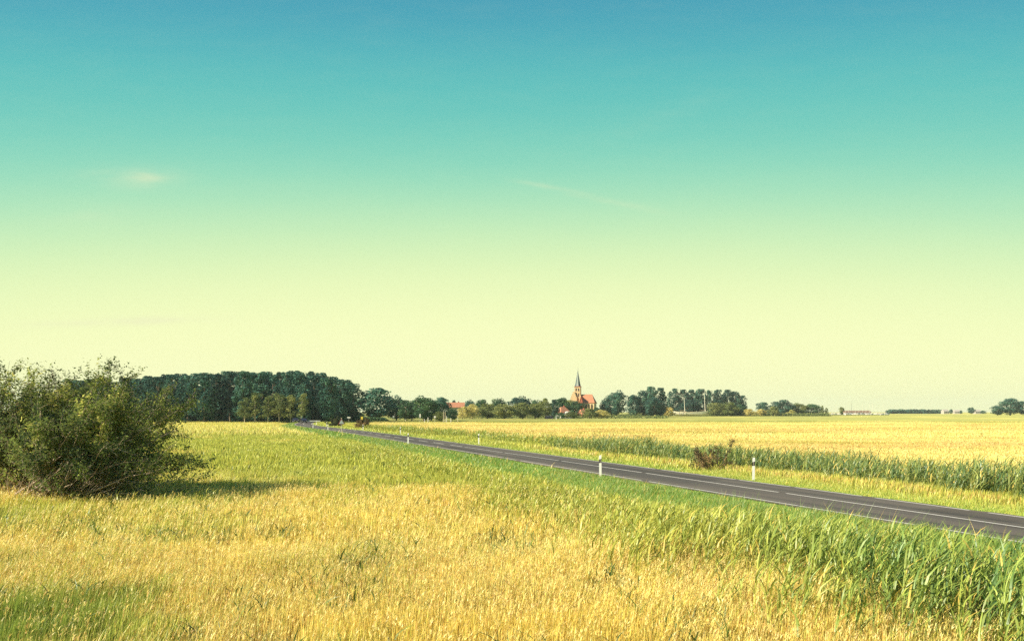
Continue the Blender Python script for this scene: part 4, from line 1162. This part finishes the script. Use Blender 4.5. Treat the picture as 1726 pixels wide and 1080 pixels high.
# stepped gable wing left of the tower
wing = MB(); steps = 5; wx0, wx1 = -tw-6.2*M, -tw+4.5*M; zb, ztp = zc(672), zc(660)
prof = [(wx0, -0.5), (wx1, -0.5)]
nst = 4; half = (wx1-wx0)/2
for i in range(nst): prof += [(wx1-half*i/nst*0.9, zb+(ztp-zb)*i/nst), (wx1-half*i/nst*0.9, zb+(ztp-zb)*(i+1)/nst)]
for i in range(nst-1, -1, -1): prof += [(wx0+half*i/nst*0.9, zb+(ztp-zb)*(i+1)/nst), (wx0+half*i/nst*0.9, zb+(ztp-zb)*i/nst)]
m = MB(); m.prism(prof, -tw-0.9, -tw-0.45); m.build('stepped_gable', brick_o, ch)
m = MB(); m.box(wx0, -tw-0.003, -tw-0.447, tw, -0.5, zb); m.build('wing_wall', brick_o, ch)
m = MB(); xm = (wx0-tw)/2; m.prism([(wx0-0.3, zb+0.003), (-tw-0.003, zb+0.003), (-tw-0.003, zb+1.2), (xm, ztp-2.2)], -tw-0.44, tw); m.build('wing_roof', roof_o, ch)
# nave to the right
nx0, nx1 = tw+0.004, 29.5*M; ny = 5.2
rid, eav = zc(665), zc(679)
m = MB(); m.box(nx0, nx1, -ny, ny, -0.5, eav); m.build('nave_wall', plaster, ch)
m = MB(); o_ = 0.35
A = [(nx0, -ny-o_, eav-0.2), (nx1+o_, -ny-o_, eav-0.2), (nx1+o_, ny+o_, eav-0.2), (nx0, ny+o_, eav-0.2), (nx0, 0, rid), (nx1-5.5*M, 0, rid)]
m.add(A, [(0, 1, 5, 4), (2, 3, 4, 5), (1, 2, 5), (3, 0, 4)])
r = m.build('nave_roof', roof_o, ch); s = r.modifiers.new('solid', 'SOLIDIFY'); s.thickness = 0.25; s.offset = 1
# red brick transept gable in front, next to the tower
g0, g1 = nx0+0.3, nx0+6.2*M
m = MB(); m.prism([(g0, -0.5), (g1, -0.5), (g1, zc(680)), ((g0+g1)/2, zc(669)), (g0, zc(680))], -ny-2.6, -ny-0.004); m.build('transept', brick_r, ch)
m = MB()
gm = (g0+g1)/2
m.add([(g0-0.25, -ny-2.8, zc(680)-0.2), (gm, -ny-2.8, zc(669)+0.1), (gm, 0, zc(669)+0.1), (g0-0.25, -ny, zc(680)-0.2)], [(0, 1, 2, 3)])
m.add([(g1+0.25, -ny-2.8, zc(680)-0.2), (gm, -ny-2.8, zc(669)+0.1), (gm, 0, zc(669)+0.1), (g1+0.25, -ny, zc(680)-0.2)], [(3, 2, 1, 0)])
r = m.build('transept_roof', brick_r, ch); s = r.modifiers.new('solid', 'SOLIDIFY'); s.thickness = 0.2; s.offset = 0
m = MB(); m.prism([(gm-0.5, zc(690)), (gm+0.5, zc(690)), (gm+0.5, zc(683)), (gm, zc(681)), (gm-0.5, zc(683))], -ny-2.65, -ny-2.55); m.build('window', darkw, ch)
nb = 4
for i in range(nb):
    xx = g1 + 0.9 + (nx1-g1-1.2)*(i+0.0)/(nb-1)
    m = MB(); m.prism_x([(-ny-1.0, -0.5), (-ny-0.003, -0.5), (-ny-0.003, eav-0.4), (-ny-0.6, eav-1.6)], xx-0.3, xx+0.3); m.build('buttress', brick_o, ch)
    if i < nb-1:
        xw = xx + (nx1-g1-1.2)/(nb-1)/2
        m = MB(); m.prism([(xw-0.45, zc(690)), (xw+0.45, zc(690)), (xw+0.45, eav-1.3), (xw, eav-0.6), (xw-0.45, eav-1.3)], -ny-0.05, -ny+0.05); m.build('window', darkw, ch)

# ---------------------------------------------------------------- the moored ship and the marina
hullw = simple_mat('pale_hull', (0.85, 0.77, 0.56), 0.5, 0.08, 0.3)
deckm = simple_mat('deck_wood', (0.45, 0.33, 0.2), 0.7, 0.2)
mastm = simple_mat('pale_mast', (0.78, 0.72, 0.56), 0.5, 0.08)
rigm = simple_mat('rigging', (0.10, 0.09, 0.08), 0.7)
def hull_rings(L_, B_, D_, sheer=0.4):
    rings = []
    for i in range(13):
        t = i/12; x = -L_/2 + L_*t
        b = B_/2*math.sin(math.pi*min(1, 0.12 + t*0.80))**0.6 if t < 0.97 else B_*0.04
        if t == 0: b = B_*0.28
        zt_ = D_ + sheer*(2*t-0.9)**2
        kd = 0.0 if t < 0.85 else (t-0.85)/0.15*D_*0.6
        rings.append([(x+ (0.06*L_*t*t), -b, zt_), (x+(0.04*L_*t*t), -b*0.85, D_*0.45+kd*0.5), (x, 0, -0.3+kd), (x+(0.04*L_*t*t), b*0.85, D_*0.45+kd*0.5), (x+(0.06*L_*t*t), b, zt_)])
    return rings
SY = 690.0
x, y, z = P(1163, SY)
SM = SY/F
t = thing('sailing_ship', 'pale two masted sailing ship moored behind the field in front of the tall trees', 'ship', (x, y, z+0.15), 0.0)
Ls = 54*SM
m = MB(); m.loft(hull_rings(Ls, 6.0, 3.3, 0.8)); m.build('hull', hullw, t)
m = MB(); m.box(-Ls*0.30, -Ls*0.12, -1.4, 1.4, 2.4, 3.8); m.box(Ls*0.02, Ls*0.2, -1.2, 1.2, 2.4, 3.5); m.build('deckhouse', deckm, t)
def mast(pxm, top, r, spreader=True, lean=0.0):
    xm = (pxm-1163)*SM; hh = (693-top)*SM + EYE - z - 0.15
    m = MB(); m.tube((xm, 0, 0.8), (xm+lean, 0, hh), r, r*0.55, 8); mo = m.build('mast', mastm, t)
    m = MB(); m.tube((xm, 0, 4.6), (xm-4.5, 0, 5.0), 0.12, 0.10, 6); m.build('boom', deckm, mo)
    m = MB()
    for ex in (-5.0, 5.0): m.tube((xm+ex, 0, 3.0), (xm+lean, 0, hh-0.4), 0.025, 0.025, 3)
    m.build('rigging', rigm, mo)
mast(1154.5, 670, 0.26, lean=-0.6); mast(1189, 660, 0.28, lean=-1.0)
m = MB(); m.tube((-7.0, -2.6, 0.0), (-5.2, -3.4, 3.6), 0.16, 0.16, 6); m.tube((-9.3, -2.8, 0.0), (-9.3, -2.9, 3.3), 0.16, 0.16, 6); m.build('fender_pole', rigm, t)

def boat_meshes():
    a = MB(); a.loft(hull_rings(8.0, 2.6, 1.25, 0.3))
    b = MB(); b.loft([[(-1.6, -0.9, 1.2), (1.8, -0.8, 1.2), (1.8, 0.8, 1.2), (-1.6, 0.9, 1.2)], [(-1.4, -0.7, 1.85), (1.1, -0.6, 1.75), (1.1, 0.6, 1.75), (-1.4, 0.7, 1.85)]])
    return a, b
bt = None
boats = [(1403, 900, 686, 0.9), (1408.5, 905, 682, 0.8), (1414, 900, 688, 0.8), (1424, 905, 684, 1.0), (1429.5, 900, 686, 0.8), (1434.5, 910, 674.5, 1.2), (1441, 900, 684, 0.9), (1447, 905, 688, 0.8),
         (1453, 900, 680, 1.0), (1459, 905, 686, 0.9), (1465, 900, 680, 1.0), (1470, 910, 678, 0.9), (1476, 900, 684, 0.8), (1482, 905, 686, 0.9), (1488, 900, 683, 0.8), (1493, 905, 688, 0.7)]
mast_thin = simple_mat('thin_mast', (0.75, 0.70, 0.55), 0.5, 0.05)
for i, (px, Y, top, sc) in enumerate(boats):
    x, y, z = P(px, Y)
    lb = 'small white sailing boat in the marina on the right, %s from the left' % ORD[i]
    if i == 5: lb = 'small sailing boat with the tallest dark mast of the marina'
    t = thing('sailing_boat', lb, 'boat', (x, y, z+0.1), 0.35*math.sin(i*1.9), 'boats moored in the marina')
    if bt is None:
        a, b = boat_meshes(); bt = (a.build('hull', white, t), b.build('cabin', plaster if i % 2 else white, t))
    else:
        for o in bt: q = o.copy(); COL.objects.link(q); q.parent = t
    hh = (693-top)*Y/F + EYE - z
    m = MB(); m.tube((0.4, 0, 1.0), (0.4, 0, hh), 0.10 if i != 5 else 0.14, 0.06, 5); m.build('mast', mast_thin if i != 5 else rigm, t)
    m = MB(); m.tube((0.4, 0, 2.4), (-2.8, 0, 2.4), 0.13, 0.11, 5); m.build('boom', deckm, t)
for i, px in enumerate([1401, 1405.5, 1411, 1421, 1427, 1438, 1444.5, 1450, 1462, 1468, 1479, 1485, 1491]):
    x, y, z = P(px, 893)
    m = MB(); m.tube((0, 0, -0.2), (0, 0, 2.2+0.5*math.sin(i*2.3)), 0.22, 0.20, 7)
    o = m.build('mooring_post', brown if i % 3 else pp); o.location = (x, y, z)
    tag(o, 'wooden mooring post in front of the marina boats, %s from the left' % ORD[i], 'mooring post', 'mooring posts of the marina')

# ---------------------------------------------------------------- the hazy air
HAZE = 0.00010
m, t, out = mat_new('haze_air')
pv = t.nodes.new('ShaderNodeVolumePrincipled')
pv.inputs['Density'].default_value = HAZE
pv.inputs['Color'].default_value = (0.86, 0.96, 0.82, 1)
pv.inputs['Anisotropy'].default_value = 0.0
t.links.new(pv.outputs[0], out.inputs['Volume'])
mb = MB(); mb.box(-3900, 3900, -760, 4300, -3.5, 62)
hz_o = mb.build('haze', m); tag(hz_o, kind='stuff')
